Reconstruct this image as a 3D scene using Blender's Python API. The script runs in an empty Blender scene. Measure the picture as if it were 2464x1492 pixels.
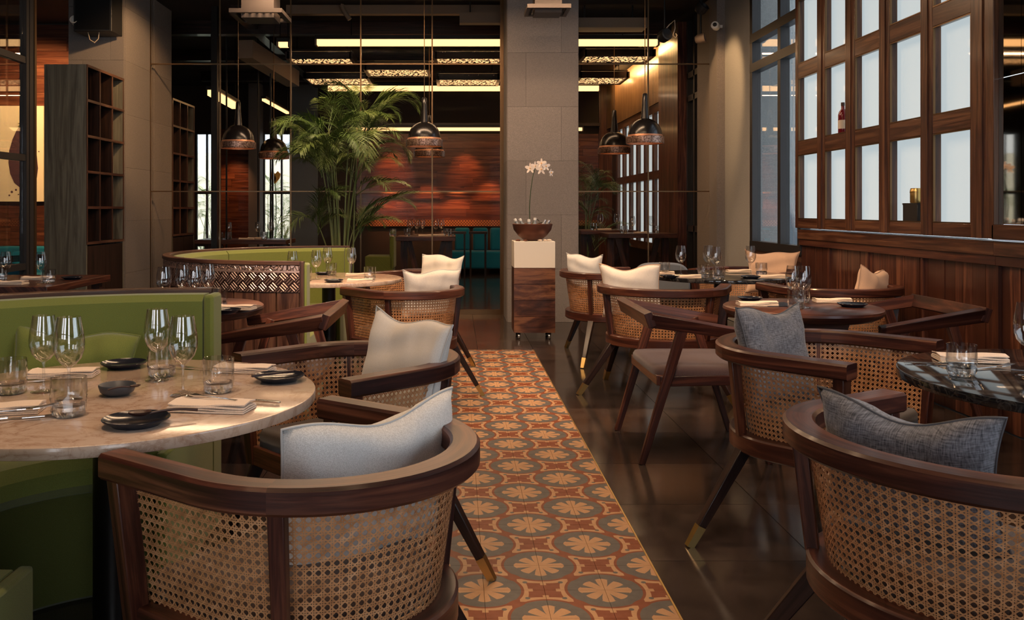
import bpy, bmesh, math, random
from mathutils import Vector, Matrix, Euler
random.seed(7)
scene = bpy.context.scene
COL = scene.collection
PI = math.pi
R = math.radians

# ------------------------------------------------------------------ camera
# level camera at 1.26 m, looking along +Y, shifted lens (verticals stay vertical)
F, CX, CY, H = 2110.0, 1098.0, 503.0, 1.26
cam_data = bpy.data.cameras.new('camera')
cam = bpy.data.objects.new('camera', cam_data)
COL.objects.link(cam)
cam.location = (0, 0, H)
cam.rotation_euler = (PI / 2, 0, 0)
cam_data.sensor_fit = 'HORIZONTAL'
cam_data.sensor_width = 36.0
cam_data.lens = 36.0 * F / 2464.0
cam_data.shift_x = (1232.0 - CX) / 2464.0
cam_data.shift_y = -(746.0 - CY) / 2464.0
cam_data.clip_start = 0.05
cam_data.clip_end = 200
scene.camera = cam


def P(u, v, Y):
    """photo pixel at depth Y -> world point"""
    return Vector(((u - CX) * Y / F, Y, H - (v - CY) * Y / F))


def T(u, v, z=0.0):
    """photo pixel on the horizontal plane at height z -> world point"""
    Y = (H - z) * F / (v - CY)
    return Vector(((u - CX) * Y / F, Y, z))


# ------------------------------------------------------------------ world, light, exposure
world = bpy.data.worlds.new('world')
scene.world = world
world.use_nodes = True
bg = world.node_tree.nodes['Background']
bg.inputs['Color'].default_value = (0.80, 0.90, 1.0, 1)
bg.inputs['Strength'].default_value = 0.9
scene.view_settings.view_transform = 'Standard'
scene.view_settings.look = 'None'
scene.view_settings.gamma = 1.0
scene.view_settings.use_curve_mapping = False
scene.view_settings.exposure = 1.2
scene.cycles.use_denoising = True
scene.cycles.max_bounces = 6
scene.cycles.diffuse_bounces = 2
scene.cycles.glossy_bounces = 3
scene.cycles.use_adaptive_sampling = True
scene.cycles.adaptive_threshold = 0.05
scene.cycles.adaptive_min_samples = 16
scene.cycles.use_light_tree = False
scene.cycles.transparent_max_bounces = 14
scene.cycles.sample_clamp_indirect = 4.0
scene.cycles.caustics_reflective = False
scene.cycles.caustics_refractive = False

WARM = (1.0, 0.60, 0.28)
COOL = (0.72, 0.86, 1.0)


def area_light(name, loc, rot, sx, sy, power, color):
    d = bpy.data.lights.new(name, 'AREA')
    d.shape = 'RECTANGLE'
    d.size, d.size_y = sx, sy
    d.energy = power
    d.color = color
    o = bpy.data.objects.new(name, d)
    COL.objects.link(o)
    o.location = loc
    o.rotation_euler = rot
    return o


def spot_light(name, loc, target, power, color=WARM, angle=60, blend=0.6, size=0.05):
    d = bpy.data.lights.new(name, 'SPOT')
    d.energy = power
    d.color = color
    d.spot_size = R(angle)
    d.spot_blend = blend
    d.shadow_soft_size = size
    o = bpy.data.objects.new(name, d)
    COL.objects.link(o)
    o.location = loc
    dirv = Vector(target) - Vector(loc)
    o.rotation_euler = dirv.to_track_quat('-Z', 'Y').to_euler()
    return o


# daylight through the tall windows in the wall behind the camera
for k, x in enumerate((-4.3, -1.9, 1.7)):
    area_light('rear_window_daylight', (x, -3.9, 1.75), (R(90), 0, 0), 1.5, 2.6, (24, 30, 28)[k], (0.92, 0.95, 1.0))
# track spots that rake forward over the far tables and chair backs
spot_light('track_spot', (-.4, 2.7, 3.5), (-.35, 6.0, 0.5), 175, (1.0, 0.70, 0.46), 50, 0.8, 0.08)
spot_light('track_spot', (1.3, 2.7, 3.5), (1.6, 6.2, 0.5), 200, (1.0, 0.70, 0.46), 52, 0.8, 0.08)
spot_light('track_spot', (0.7, 1.6, 3.5), (1.5, 3.5, 0.5), 45, (1.0, 0.70, 0.46), 42, 0.8, 0.08)
# daylight through the side windows nearer than the picture's right edge
area_light('side_window_daylight', (3.02, 1.2, 1.95), (R(90), 0, R(90)), 2.6, 1.7, 18, COOL)
# light of the linear ceiling lamps (the lamps themselves are built further down)
STRIP = (1.0, 0.66, 0.40)
for yl, pw in ((1.0, 5), (3.6, 16), (6.2, 34), (8.4, 40)):
    area_light('strip_glow', (-.2, yl, 3.51), (0, 0, 0), 3.6, 0.10, pw, STRIP)
for yl, pw in ((11.4, 12), (15.6, 8)):
    area_light('strip_glow', (.3, yl, 3.28), (0, 0, 0), 4.2, 0.12, pw, STRIP)
# sun on the garden beyond the far windows
sun_d = bpy.data.lights.new('sun', 'SUN')
sun_d.energy = 3.2
sun_d.color = (1, .93, .80)
sun_d.angle = R(1)
sun_o = bpy.data.objects.new('sun', sun_d)
COL.objects.link(sun_o)
sun_o.rotation_euler = Vector((.22, .7, -.72)).to_track_quat('-Z', 'Y').to_euler()
# ceiling spots aimed at tables and features
spot_light('ceiling_spot', (-1.0, 2.0, 3.5), (-0.9, 2.4, 0.75), 48, (1, .68, .42), 50)
spot_light('ceiling_spot', (0.60, 2.7, 3.5), (0.22, 2.35, 0.3), 45, WARM, 22)
spot_light('ceiling_spot', (-0.9, 3.7, 3.4), (-1.1, 5.4, 0.8), 150, (1, 0.74, 0.56), 34)
spot_light('ceiling_spot', (-0.9, 6.4, 3.5), (-0.9, 6.5, 0.7), 55, WARM, 60)
spot_light('ceiling_spot', (1.9, 6.0, 3.5), (1.9, 6.6, 0.7), 55, WARM, 62)
spot_light('ceiling_spot', (1.9, 4.3, 3.5), (1.85, 4.6, 0.7), 30, WARM, 50)
spot_light('ceiling_spot', (1.8, 2.2, 3.5), (1.7, 2.7, 0.7), 30, WARM, 60)
spot_light('ceiling_spot', (0.9, 8.0, 3.5), (0.75, 8.8, 1.0), 35, (1, 0.72, 0.48), 45)
spot_light('ceiling_spot', (-1.5, 8.0, 3.5), (-1.2, 8.9, 1.8), 60, (1, 0.75, 0.5), 60)
spot_light('ceiling_spot', (-2.2, 8.6, 3.6), (-3.66, 9.9, 2.6), 110, WARM, 55)
spot_light('ceiling_spot', (-4.9, 10.3, 3.6), (-5.8, 12.0, 2.0), 220, WARM, 80)
spot_light('ceiling_spot', (2.2, 9.4, 3.6), (3.05, 10.0, 2.6), 45, WARM, 50)

# ------------------------------------------------------------------ node helpers


def new_mat(name):
    m = bpy.data.materials.new(name)
    m.use_nodes = True
    nt = m.node_tree
    b = nt.nodes['Principled BSDF']
    return m, nt, b


class E:
    """tiny expression wrapper round Math nodes"""
    nt = None

    def __init__(s, sock):
        s.s = sock

    @staticmethod
    def m(op, *a):
        n = E.nt.nodes.new('ShaderNodeMath')
        n.operation = op
        for i, x in enumerate(a):
            if isinstance(x, E):
                E.nt.links.new(x.s, n.inputs[i])
            else:
                n.inputs[i].default_value = float(x)
        return E(n.outputs[0])

    def __add__(s, o): return E.m('ADD', s, o)
    def __radd__(s, o): return E.m('ADD', o, s)
    def __sub__(s, o): return E.m('SUBTRACT', s, o)
    def __rsub__(s, o): return E.m('SUBTRACT', o, s)
    def __mul__(s, o): return E.m('MULTIPLY', s, o)
    def __rmul__(s, o): return E.m('MULTIPLY', o, s)
    def __truediv__(s, o): return E.m('DIVIDE', s, o)
    def lt(s, o): return E.m('LESS_THAN', s, o)
    def gt(s, o): return E.m('GREATER_THAN', s, o)
    def abs(s): return E.m('ABSOLUTE', s)


def mixc(nt, fac, a, b):
    n = nt.nodes.new('ShaderNodeMix')
    n.data_type = 'RGBA'
    if isinstance(fac, (int, float)):
        n.inputs['Factor'].default_value = fac
    else:
        nt.links.new(fac.s if isinstance(fac, E) else fac, n.inputs['Factor'])
    for sock, x in ((n.inputs[6], a), (n.inputs[7], b)):
        if isinstance(x, tuple):
            sock.default_value = (*x[:3], 1)
        else:
            nt.links.new(x, sock)
    return n.outputs[2]


def ramp(nt, fac, stops):
    n = nt.nodes.new('ShaderNodeValToRGB')
    el = n.color_ramp.elements
    while len(el) > 1:
        el.remove(el[-1])
    el[0].position = stops[0][0]
    el[0].color = (*stops[0][1], 1)
    for p, c in stops[1:]:
        e = el.new(p)
        e.color = (*c, 1)
    nt.links.new(fac.s if isinstance(fac, E) else fac, n.inputs['Fac'])
    return n.outputs['Color']


def noise(nt, vec, scale, detail=4, rough=0.55, dist=0.0):
    n = nt.nodes.new('ShaderNodeTexNoise')
    n.inputs['Scale'].default_value = scale
    n.inputs['Detail'].default_value = detail
    n.inputs['Roughness'].default_value = rough
    n.inputs['Distortion'].default_value = dist
    if vec is not None:
        nt.links.new(vec, n.inputs['Vector'])
    return n.outputs['Fac']


def mapping(nt, vec, scale, rnd=True):
    n = nt.nodes.new('ShaderNodeMapping')
    n.inputs['Scale'].default_value = scale
    nt.links.new(vec, n.inputs['Vector'])
    if rnd:
        oi = nt.nodes.new('ShaderNodeObjectInfo')
        c = nt.nodes.new('ShaderNodeCombineXYZ')
        mul = nt.nodes.new('ShaderNodeMath')
        mul.operation = 'MULTIPLY'
        mul.inputs[1].default_value = 37.0
        nt.links.new(oi.outputs['Random'], mul.inputs[0])
        for i in range(3):
            nt.links.new(mul.outputs[0], c.inputs[i])
        nt.links.new(c.outputs[0], n.inputs['Location'])
    return n.outputs['Vector']


def coord(nt, which):
    n = nt.nodes.new('ShaderNodeTexCoord')
    return n.outputs[which]


def bump(nt, b, height, strength, dist=0.01):
    n = nt.nodes.new('ShaderNodeBump')
    n.inputs['Strength'].default_value = strength
    n.inputs['Distance'].default_value = dist
    nt.links.new(height.s if isinstance(height, E) else height, n.inputs['Height'])
    nt.links.new(n.outputs[0], b.inputs['Normal'])


def rnd_out(nt):
    return E(nt.nodes.new('ShaderNodeObjectInfo').outputs['Random'])


def simple(name, color, rough=0.5, metal=0.0, emis=None, estr=0.0, spec=None):
    m, nt, b = new_mat(name)
    b.inputs['Base Color'].default_value = (*color, 1)
    b.inputs['Roughness'].default_value = rough
    b.inputs['Metallic'].default_value = metal
    if spec is not None:
        b.inputs['Specular IOR Level'].default_value = spec
    if emis:
        b.inputs['Emission Color'].default_value = (*emis, 1)
        b.inputs['Emission Strength'].default_value = estr
    return m


def wood(name, c0, c1, c2, rough=0.35, su=1.6, sv=26.0, vary=0.35, coat=0.25):
    """grain runs along U of the UV map (metres)"""
    m, nt, b = new_mat(name)
    v = mapping(nt, coord(nt, 'UV'), (su, sv, 1))
    n1 = noise(nt, v, 1.0, 6, 0.6, 1.2)
    v2 = mapping(nt, coord(nt, 'UV'), (su * 2.5, sv * 9, 1))
    n2 = noise(nt, v2, 1.0, 3, 0.6)
    col = ramp(nt, n1, [(0.36, c0), (0.49, c1), (0.63, c2)])
    E.nt = nt
    col = mixc(nt, E.m('POWER', E(n2), 1.5) * 0.9, col, tuple(x * 0.5 for x in c0))
    rv = E.m('MINIMUM', rnd_out(nt) * vary, 0.95)
    col = mixc(nt, rv, col, tuple(x * 0.42 for x in c1))
    nt.links.new(col, b.inputs['Base Color'])
    b.inputs['Roughness'].default_value = rough
    b.inputs['Coat Weight'].default_value = coat
    b.inputs['Coat Roughness'].default_value = 0.14
    b.inputs['Specular IOR Level'].default_value = 0.3
    bump(nt, b, n2, 0.12, 0.002)
    return m


def fabric(name, c0, c1, scale=420.0, rough=0.95, bstr=0.35, streak=False):
    m, nt, b = new_mat(name)
    E.nt = nt
    oc = coord(nt, 'UV')
    if streak:
        a = noise(nt, mapping(nt, oc, (scale * .9, scale * 0.12, 1)), 1.0, 2)
        c = noise(nt, mapping(nt, oc, (scale * 0.12, scale * .9, 1)), 1.0, 2)
        f = (E(a) + E(c)) * 0.5
    else:
        f = E(noise(nt, mapping(nt, oc, (scale, scale, 1)), 1.0, 2))
    col = ramp(nt, f, [(0.35, c0), (0.65, c1)])
    nt.links.new(col, b.inputs['Base Color'])
    b.inputs['Roughness'].default_value = rough
    b.inputs['Sheen Weight'].default_value = 0.25
    b.inputs['Sheen Roughness'].default_value = 0.5
    b.inputs['Specular IOR Level'].default_value = 0.15
    bump(nt, b, f, bstr, 0.002)
    return m


def clear_glass(name, tint, f0=0.05, rough=0.0, gain=1.0):
    """thin glass: see-through, with a Schlick mirror reflection on top"""
    m = bpy.data.materials.new(name)
    m.use_nodes = True
    nt = m.node_tree
    nt.nodes.clear()
    E.nt = nt
    out = nt.nodes.new('ShaderNodeOutputMaterial')
    lw = nt.nodes.new('ShaderNodeLayerWeight')
    lw.inputs['Blend'].default_value = 0.5
    fac = E.m('POWER', E(lw.outputs['Facing']), 3.2) * (0.9 * gain) + f0
    tr = nt.nodes.new('ShaderNodeBsdfTransparent')
    tr.inputs['Color'].default_value = (*tint, 1)
    gl = nt.nodes.new('ShaderNodeBsdfGlossy')
    gl.inputs['Roughness'].default_value = rough
    mx = nt.nodes.new('ShaderNodeMixShader')
    nt.links.new(fac.s, mx.inputs[0])
    nt.links.new(tr.outputs[0], mx.inputs[1])
    nt.links.new(gl.outputs[0], mx.inputs[2])
    nt.links.new(mx.outputs[0], out.inputs[0])
    return m


M = {}
M['rosewood'] = wood('rosewood', (0.022, 0.006, 0.005), (0.074, 0.021, 0.013), (0.195, 0.065, 0.034), 0.38, 1.3, 20, 0.3, 0.18)
M['walnut'] = wood('walnut', (0.035, 0.014, 0.010), (0.100, 0.042, 0.026), (0.20, 0.095, 0.055), 0.4, 1.2, 20, 0.5)
M['lattice_wood'] = wood('lattice_wood', (0.045, 0.016, 0.009), (0.130, 0.052, 0.028), (0.25, 0.115, 0.060), 0.3, 1.2, 22, 0.4)
M['wainscot_wood'] = wood('wainscot_wood', (0.038, 0.011, 0.008), (0.13, 0.042, 0.026), (0.31, 0.12, 0.062), 0.35, 1.1, 18, 1.2)
M['wall_plank_wood'] = wood('wall_plank_wood', (0.055, 0.014, 0.008), (0.17, 0.050, 0.024), (0.30, 0.11, 0.05), 0.4, 0.9, 14, 0.6)
M['figured_wood'] = wood('figured_wood', (0.030, 0.009, 0.006), (0.115, 0.038, 0.020), (0.30, 0.125, 0.060), 0.38, 2.2, 9, 0.15, 0.2)
M['dark_wood'] = wood('dark_wood', (0.010, 0.005, 0.004), (0.026, 0.012, 0.010), (0.05, 0.024, 0.018), 0.35, 1.2, 20)
M['grey_wood'] = wood('grey_wood', (0.090, 0.080, 0.060), (0.165, 0.150, 0.115), (0.24, 0.225, 0.175), 0.55, 0.9, 14, 0.1, 0.05)
M['shaded_cubby_wood'] = wood('shaded_cubby_wood', (0.012, 0.005, 0.003), (0.028, 0.012, 0.008), (0.05, 0.022, 0.014), 0.5, 1.2, 20, 0.3, 0.05)  # shade inside the cubbies put into a darker wood colour
M['light_wood'] = wood('light_wood', (0.14, 0.07, 0.035), (0.26, 0.14, 0.07), (0.36, 0.21, 0.11), 0.4, 1.2, 18, 0.3)
M['cane'] = None


def cane_mat():
    m, nt, b = new_mat('cane')
    f = noise(nt, mapping(nt, coord(nt, 'UV'), (60, 60, 1)), 1.0, 3)
    col = ramp(nt, f, [(0.3, (0.36, 0.155, 0.062)), (0.55, (0.55, 0.265, 0.115)), (0.75, (0.68, 0.38, 0.20))])
    nt.links.new(col, b.inputs['Base Color'])
    b.inputs['Roughness'].default_value = 0.42
    return m


M['cane'] = cane_mat()
M['brass'] = simple('brass', (0.62, 0.42, 0.16), 0.32, 1.0)
M['seat_fabric'] = fabric('seat_fabric', (0.045, 0.030, 0.024), (0.080, 0.054, 0.044), 500)
M['plum_fabric'] = fabric('plum_fabric', (0.060, 0.035, 0.036), (0.095, 0.060, 0.060), 500)
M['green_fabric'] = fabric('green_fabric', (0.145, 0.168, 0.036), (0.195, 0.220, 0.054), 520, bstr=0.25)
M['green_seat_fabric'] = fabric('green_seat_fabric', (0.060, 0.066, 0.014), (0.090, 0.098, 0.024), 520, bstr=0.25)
M['white_fabric'] = fabric('white_fabric', (0.52, 0.50, 0.48), (0.72, 0.70, 0.68), 620, bstr=0.5)
M['cream_fabric'] = fabric('cream_fabric', (0.60, 0.54, 0.48), (0.74, 0.68, 0.62), 620)
M['peach_fabric'] = fabric('peach_fabric', (0.56, 0.36, 0.25), (0.66, 0.45, 0.32), 520)
M['charcoal_fabric'] = fabric('charcoal_fabric', (0.040, 0.042, 0.050), (0.22, 0.22, 0.25), 420, bstr=0.4, streak=True)
M['grey_fabric'] = fabric('grey_fabric', (0.14, 0.15, 0.17), (0.22, 0.23, 0.25), 420)
M['teal_fabric'] = fabric('teal_fabric', (0.006, 0.13, 0.20), (0.012, 0.20, 0.30), 420)
M['napkin'] = fabric('napkin', (0.72, 0.55, 0.42), (0.84, 0.68, 0.54), 700, bstr=0.2)
M['piping_white'] = simple('piping_white', (0.50, 0.48, 0.46), 0.9)
M['piping_grey'] = simple('piping_grey', (0.08, 0.08, 0.09), 0.9)
M['piping_peach'] = simple('piping_peach', (0.5, 0.33, 0.23), 0.9)
M['black_steel'] = simple('black_steel', (0.014, 0.013, 0.013), 0.38, 0.6)
M['window_steel'] = simple('window_steel', (0.030, 0.027, 0.026), 0.4, 0.3)
M['bronze_trim'] = simple('bronze_trim', (0.17, 0.10, 0.05), 0.35, 0.9)
M['cutlery'] = simple('cutlery', (0.72, 0.70, 0.68), 0.16, 1.0)
M['plate_glaze'] = simple('plate_glaze', (0.012, 0.014, 0.022), 0.16)
M['bowl_glaze'] = simple('bowl_glaze', (0.05, 0.055, 0.065), 0.45)
M['spoon_wood'] = simple('spoon_wood', (0.045, 0.018, 0.014), 0.35)
M['glass'] = clear_glass('glass', (0.972, 0.972, 0.968), 0.11, 0.0, 1.0)
M['tumbler_glass'] = clear_glass('tumbler_glass', (0.96, 0.96, 0.955), 0.12)


def cut_glass(name):
    m = clear_glass(name, (0.95, 0.95, 0.945), 0.08)
    nt = m.node_tree
    out = [n for n in nt.nodes if n.type == 'OUTPUT_MATERIAL'][0]
    thin = out.inputs[0].links[0].from_socket
    g = nt.nodes.new('ShaderNodeBsdfGlass')
    g.inputs['IOR'].default_value = 1.48
    g.inputs['Color'].default_value = (0.98, 0.98, 0.975, 1)
    mx = nt.nodes.new('ShaderNodeMixShader')
    mx.inputs[0].default_value = 0.7
    nt.links.new(thin, mx.inputs[1])
    nt.links.new(g.outputs[0], mx.inputs[2])
    nt.links.new(mx.outputs[0], out.inputs[0])
    return m


M['cut_glass'] = cut_glass('cut_glass')
M['see_through_mirror_glass'] = clear_glass('see_through_mirror_glass', (0.975, 0.958, 0.935), 0.0008, 0.0, 0.03)  # near-clear panes standing in for the mirror wall
M['pane_glass'] = clear_glass('pane_glass', (0.90, 0.93, 0.95), 0.06)
M['mirror'] = simple('mirror', (0.42, 0.36, 0.30), 0.03, 1.0)
M['black_plastic'] = simple('black_plastic', (0.012, 0.011, 0.011), 0.5)
M['white_plastic'] = simple('white_plastic', (0.75, 0.72, 0.68), 0.4)
M['cable_white'] = simple('cable_white', (0.42, 0.33, 0.25), 0.6)
M['white_lacquer'] = simple('white_lacquer', (0.78, 0.70, 0.60), 0.45)
M['lamp_black'] = simple('lamp_black', (0.010, 0.008, 0.008), 0.24)
M['lamp_bulb'] = simple('lamp_bulb', (1, .8, .5), 0.5, 0, (1.0, 0.62, 0.30), 5)
M['lamp_inner'] = simple('lamp_inner', (0.55, 0.25, 0.14), 0.4, 0.5)
M['ceiling_dark'] = simple('ceiling_dark', (0.020, 0.014, 0.011), 0.85)
M['duct'] = simple('duct', (0.20, 0.14, 0.10), 0.6)
M['vent_metal'] = simple('vent_metal', (0.075, 0.055, 0.045), 0.6)
M['strip_light'] = simple('strip_light', (1, .8, .5), 0.5, 0, (1.0, 0.56, 0.23), 1.0)
M['bowl_copper'] = simple('bowl_copper', (0.17, 0.065, 0.042), 0.42, 0.55)
M['petal'] = simple('petal', (0.85, 0.74, 0.66), 0.6)
M['petal_core'] = simple('petal_core', (0.80, 0.42, 0.10), 0.6)
M['soil'] = simple('soil', (0.02, 0.012, 0.008), 0.95)
M['pot'] = simple('pot', (0.03, 0.028, 0.026), 0.5)
M['bottle_red'] = simple('bottle_red', (0.14, 0.012, 0.018), 0.1)
M['bottle_label'] = simple('bottle_label', (0.62, 0.52, 0.42), 0.7)
M['bottle_foil'] = simple('bottle_foil', (0.55, 0.55, 0.58), 0.3, 0.8)
M['bottle_glass_dark'] = simple('bottle_glass_dark', (0.22, 0.24, 0.26), 0.15)
M['paint_cream'] = simple('paint_cream', (0.80, 0.66, 0.44), 0.8)
M['paint_purple'] = simple('paint_purple', (0.075, 0.030, 0.038), 0.6)
M['paint_green'] = simple('paint_green', (0.18, 0.16, 0.05), 0.7)
M['grout'] = simple('grout', (0.018, 0.015, 0.013), 0.8)
M['plaster_dark'] = simple('plaster_dark', (0.040, 0.028, 0.022), 0.8)
M['garden_wall'] = simple('garden_wall', (0.72, 0.68, 0.58), 0.9)
M['garden_ground'] = simple('garden_ground', (0.22, 0.26, 0.12), 0.9)
M['orange_flower'] = simple('orange_flower', (0.80, 0.28, 0.02), 0.6)


def leaf_mat(name, a, b_, tr=0.3):
    m, nt, b = new_mat(name)
    E.nt = nt
    col = mixc(nt, rnd_out(nt), a, b_)
    nt.links.new(col, b.inputs['Base Color'])
    b.inputs['Roughness'].default_value = 0.5
    b.inputs['Subsurface Weight'].default_value = 0.0
    return m


M['palm_leaf'] = leaf_mat('palm_leaf', (0.045, 0.085, 0.012), (0.11, 0.145, 0.028))
M['palm_stem'] = leaf_mat('palm_stem', (0.13, 0.17, 0.05), (0.24, 0.24, 0.10))
M['garden_leaf'] = leaf_mat('garden_leaf', (0.06, 0.13, 0.02), (0.20, 0.28, 0.05))
M['orchid_leaf'] = simple('orchid_leaf', (0.035, 0.06, 0.015), 0.45)


def stone_mat(name, c, rough=0.75, vary=0.25, speck=0.35):
    m, nt, b = new_mat(name)
    E.nt = nt
    g = coord(nt, 'Object')
    n1 = noise(nt, g, 190.0, 2)
    n2 = noise(nt, mapping(nt, g, (2, 2, 2)), 1.6, 4)
    col = ramp(nt, n1, [(0.3, tuple(x * (1 - speck) for x in c)), (0.7, tuple(x * (1 + speck) for x in c))])
    col = mixc(nt, E(n2) * 0.35, col, tuple(x * 0.7 for x in c))
    col = mixc(nt, rnd_out(nt) * vary * 2, col, tuple(x * 0.62 for x in c))
    nt.links.new(col, b.inputs['Base Color'])
    b.inputs['Roughness'].default_value = rough
    bump(nt, b, n1, 0.15, 0.002)
    return m


M['column_stone'] = stone_mat('column_stone', (0.225, 0.190, 0.170))
M['pier_stone'] = stone_mat('pier_stone', (0.36, 0.345, 0.32), 0.8, 0.05)
M['outer_stone'] = stone_mat('outer_stone', (0.165, 0.185, 0.20), 0.8, 0.05)


def floor_mat():
    m, nt, b = new_mat('floor_stone')
    E.nt = nt
    g = coord(nt, 'Object')
    n1 = noise(nt, mapping(nt, g, (3, 3, 3)), 1.5, 6, 0.6, 0.6)
    n2 = noise(nt, g, 140.0, 2)
    col = ramp(nt, n1, [(0.3, (0.020, 0.014, 0.013)), (0.7, (0.050, 0.036, 0.031))])
    col = mixc(nt, E.m('POWER', rnd_out(nt), 1.6) * 0.95, col, (0.010, 0.008, 0.008))
    col = mixc(nt, E(n2) * 0.15, col, (0.12, 0.09, 0.07))
    nt.links.new(col, b.inputs['Base Color'])
    rr = E(n1) * 0.14 + 0.07
    nt.links.new(rr.s, b.inputs['Roughness'])
    return m


M['floor_stone'] = floor_mat()
TILE = 0.2
RX0, RY0 = 0.291, 2.897   # one tile joint crossing measured in the photo (a cross centre)


def runner_mat():
    """cement tile print: eight-petal flowers and concave crosses at alternating joint crossings"""
    m, nt, b = new_mat('cement_tile')
    E.nt = nt
    geo = nt.nodes.new('ShaderNodeNewGeometry')
    sep = nt.nodes.new('ShaderNodeSeparateXYZ')
    nt.links.new(geo.outputs['Position'], sep.inputs[0])
    px = (E(sep.outputs[0]) - RX0) / TILE
    py = (E(sep.outputs[1]) - RY0) / TILE
    rx = E.m('ROUND', px)
    ry = E.m('ROUND', py)
    dx = px - rx
    dy = py - ry
    par = E.m('FLOORED_MODULO', rx + ry, 2.0)          # 0 cross cell, 1 flower cell
    ax, ay = dx.abs(), dy.abs()
    rad = E.m('SQRT', dx * dx + dy * dy)
    d1 = E.m('SQRT', (1 - ax) * (1 - ax) + ay * ay)
    d2 = E.m('SQRT', (1 - ay) * (1 - ay) + ax * ax)
    dn = E.m('MINIMUM', d1, d2)
    isf = par.gt(0.5)
    rr = rad * isf + dn * (1 - isf)
    # lobed border of the grey medallion
    th = E.m('ARCTAN2', dy, dx)
    lob = E.m('COSINE', th * 8.0) * 0.024 * isf
    rb = rr + lob
    # petals
    ph = E.m('FRACT', th / (PI / 4) + 0.5 + 8.0)
    a = (ph - 0.5).abs() * 2.0                       # 0 petal middle .. 1 between petals
    tip = 0.425 - a * a * 0.055 + E.m('COSINE', th * 4.0) * 0.018
    slit = a.gt(1.02 - (rad - 0.11) * 1.35) * rad.gt(0.14) * rad.lt(0.40) + a.gt(0.86) * rad.gt(0.34)
    slit = E.m('MINIMUM', slit, 1.0)
    petal = isf * rad.lt(tip) * (1 - slit)
    # cross: cream concave outline
    inx = (1 - isf)
    sq = E.m('MAXIMUM', ax, ay).lt(0.43)
    band = inx * rb.gt(0.665) * rb.lt(0.728 + E.m('MINIMUM', ax, ay) * 0.12) * sq
    knob = inx * rb.gt(0.665) * rb.lt(0.81) * (E.m('MINIMUM', ax, ay)).lt(0.05)
    dot = inx * (E.m('SQRT', (ax - 0.30) * (ax - 0.30) + (ay - 0.30) * (ay - 0.30))).lt(0.042)
    cream = E.m('MINIMUM', petal + (band + knob) * (1 - dot), 1.0)
    grey = E.m('MINIMUM', rb.lt(0.615) * (1 - petal) + dot, 1.0)
    nz = noise(nt, geo.outputs['Position'], 30.0, 4)
    nf = noise(nt, geo.outputs['Position'], 260.0, 2)
    creamc = mixc(nt, E(nz), (0.50, 0.285, 0.145), (0.40, 0.22, 0.112))
    greyc = mixc(nt, E(nz), (0.112, 0.104, 0.100), (0.080, 0.074, 0.072))
    redc = mixc(nt, E(nz), (0.22, 0.048, 0.010), (0.15, 0.033, 0.008))
    col = mixc(nt, grey, redc, greyc)
    col = mixc(nt, cream, col, creamc)
    col = mixc(nt, E(nf) * 0.18, col, (0.08, 0.05, 0.035))
    nt.links.new(col, b.inputs['Base Color'])
    rg = E(nz) * 0.2 + 0.42
    nt.links.new(rg.s, b.inputs['Roughness'])
    b.inputs['Specular IOR Level'].default_value = 0.25
    return m


M['cement_tile'] = runner_mat()


def marble(name, base, vein, rough=0.12, dark=False):
    m, nt, b = new_mat(name)
    E.nt = nt
    g = mapping(nt, coord(nt, 'Object'), (1, 1, 1))
    w = noise(nt, g, 2.2, 8, 0.65, 2.5)
    vn = E.m('POWER', 1 - E.m('MINIMUM', (E(w) - 0.5).abs() * 14.0, 1.0), 3.0)
    w2 = noise(nt, mapping(nt, coord(nt, 'Object'), (3, 3, 3)), 3.0, 8, 0.65, 1.2)
    vn2 = E.m('POWER', 1 - E.m('MINIMUM', (E(w2) - 0.5).abs() * 18.0, 1.0), 3.0)
    cl = noise(nt, g, 5.0, 5)
    col = mixc(nt, E(cl) * 0.6, base, tuple(x * 0.72 for x in base))
    col = mixc(nt, E.m('MINIMUM', vn * 0.55 + vn2 * 0.35, 1.0), col, vein)
    nt.links.new(col, b.inputs['Base Color'])
    b.inputs['Roughness'].default_value = rough
    return m


M['cream_marble'] = marble('cream_marble', (0.56, 0.42, 0.33), (0.30, 0.17, 0.11), 0.14)
M['black_marble'] = marble('black_marble', (0.010, 0.010, 0.012), (0.10, 0.09, 0.085), 0.06)


def frosted_mat():
    """acid-etched window pane, lit by the daylight behind it"""
    m, nt, b = new_mat('frosted_glass')
    b.inputs['Base Color'].default_value = (0.30, 0.33, 0.33, 1)
    b.inputs['Roughness'].default_value = 0.03
    b.inputs['Emission Color'].default_value = (0.74, 0.86, 0.90, 1)
    b.inputs['Emission Strength'].default_value = 0.27
    return m


M['frosted_glass'] = frosted_mat()


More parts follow.
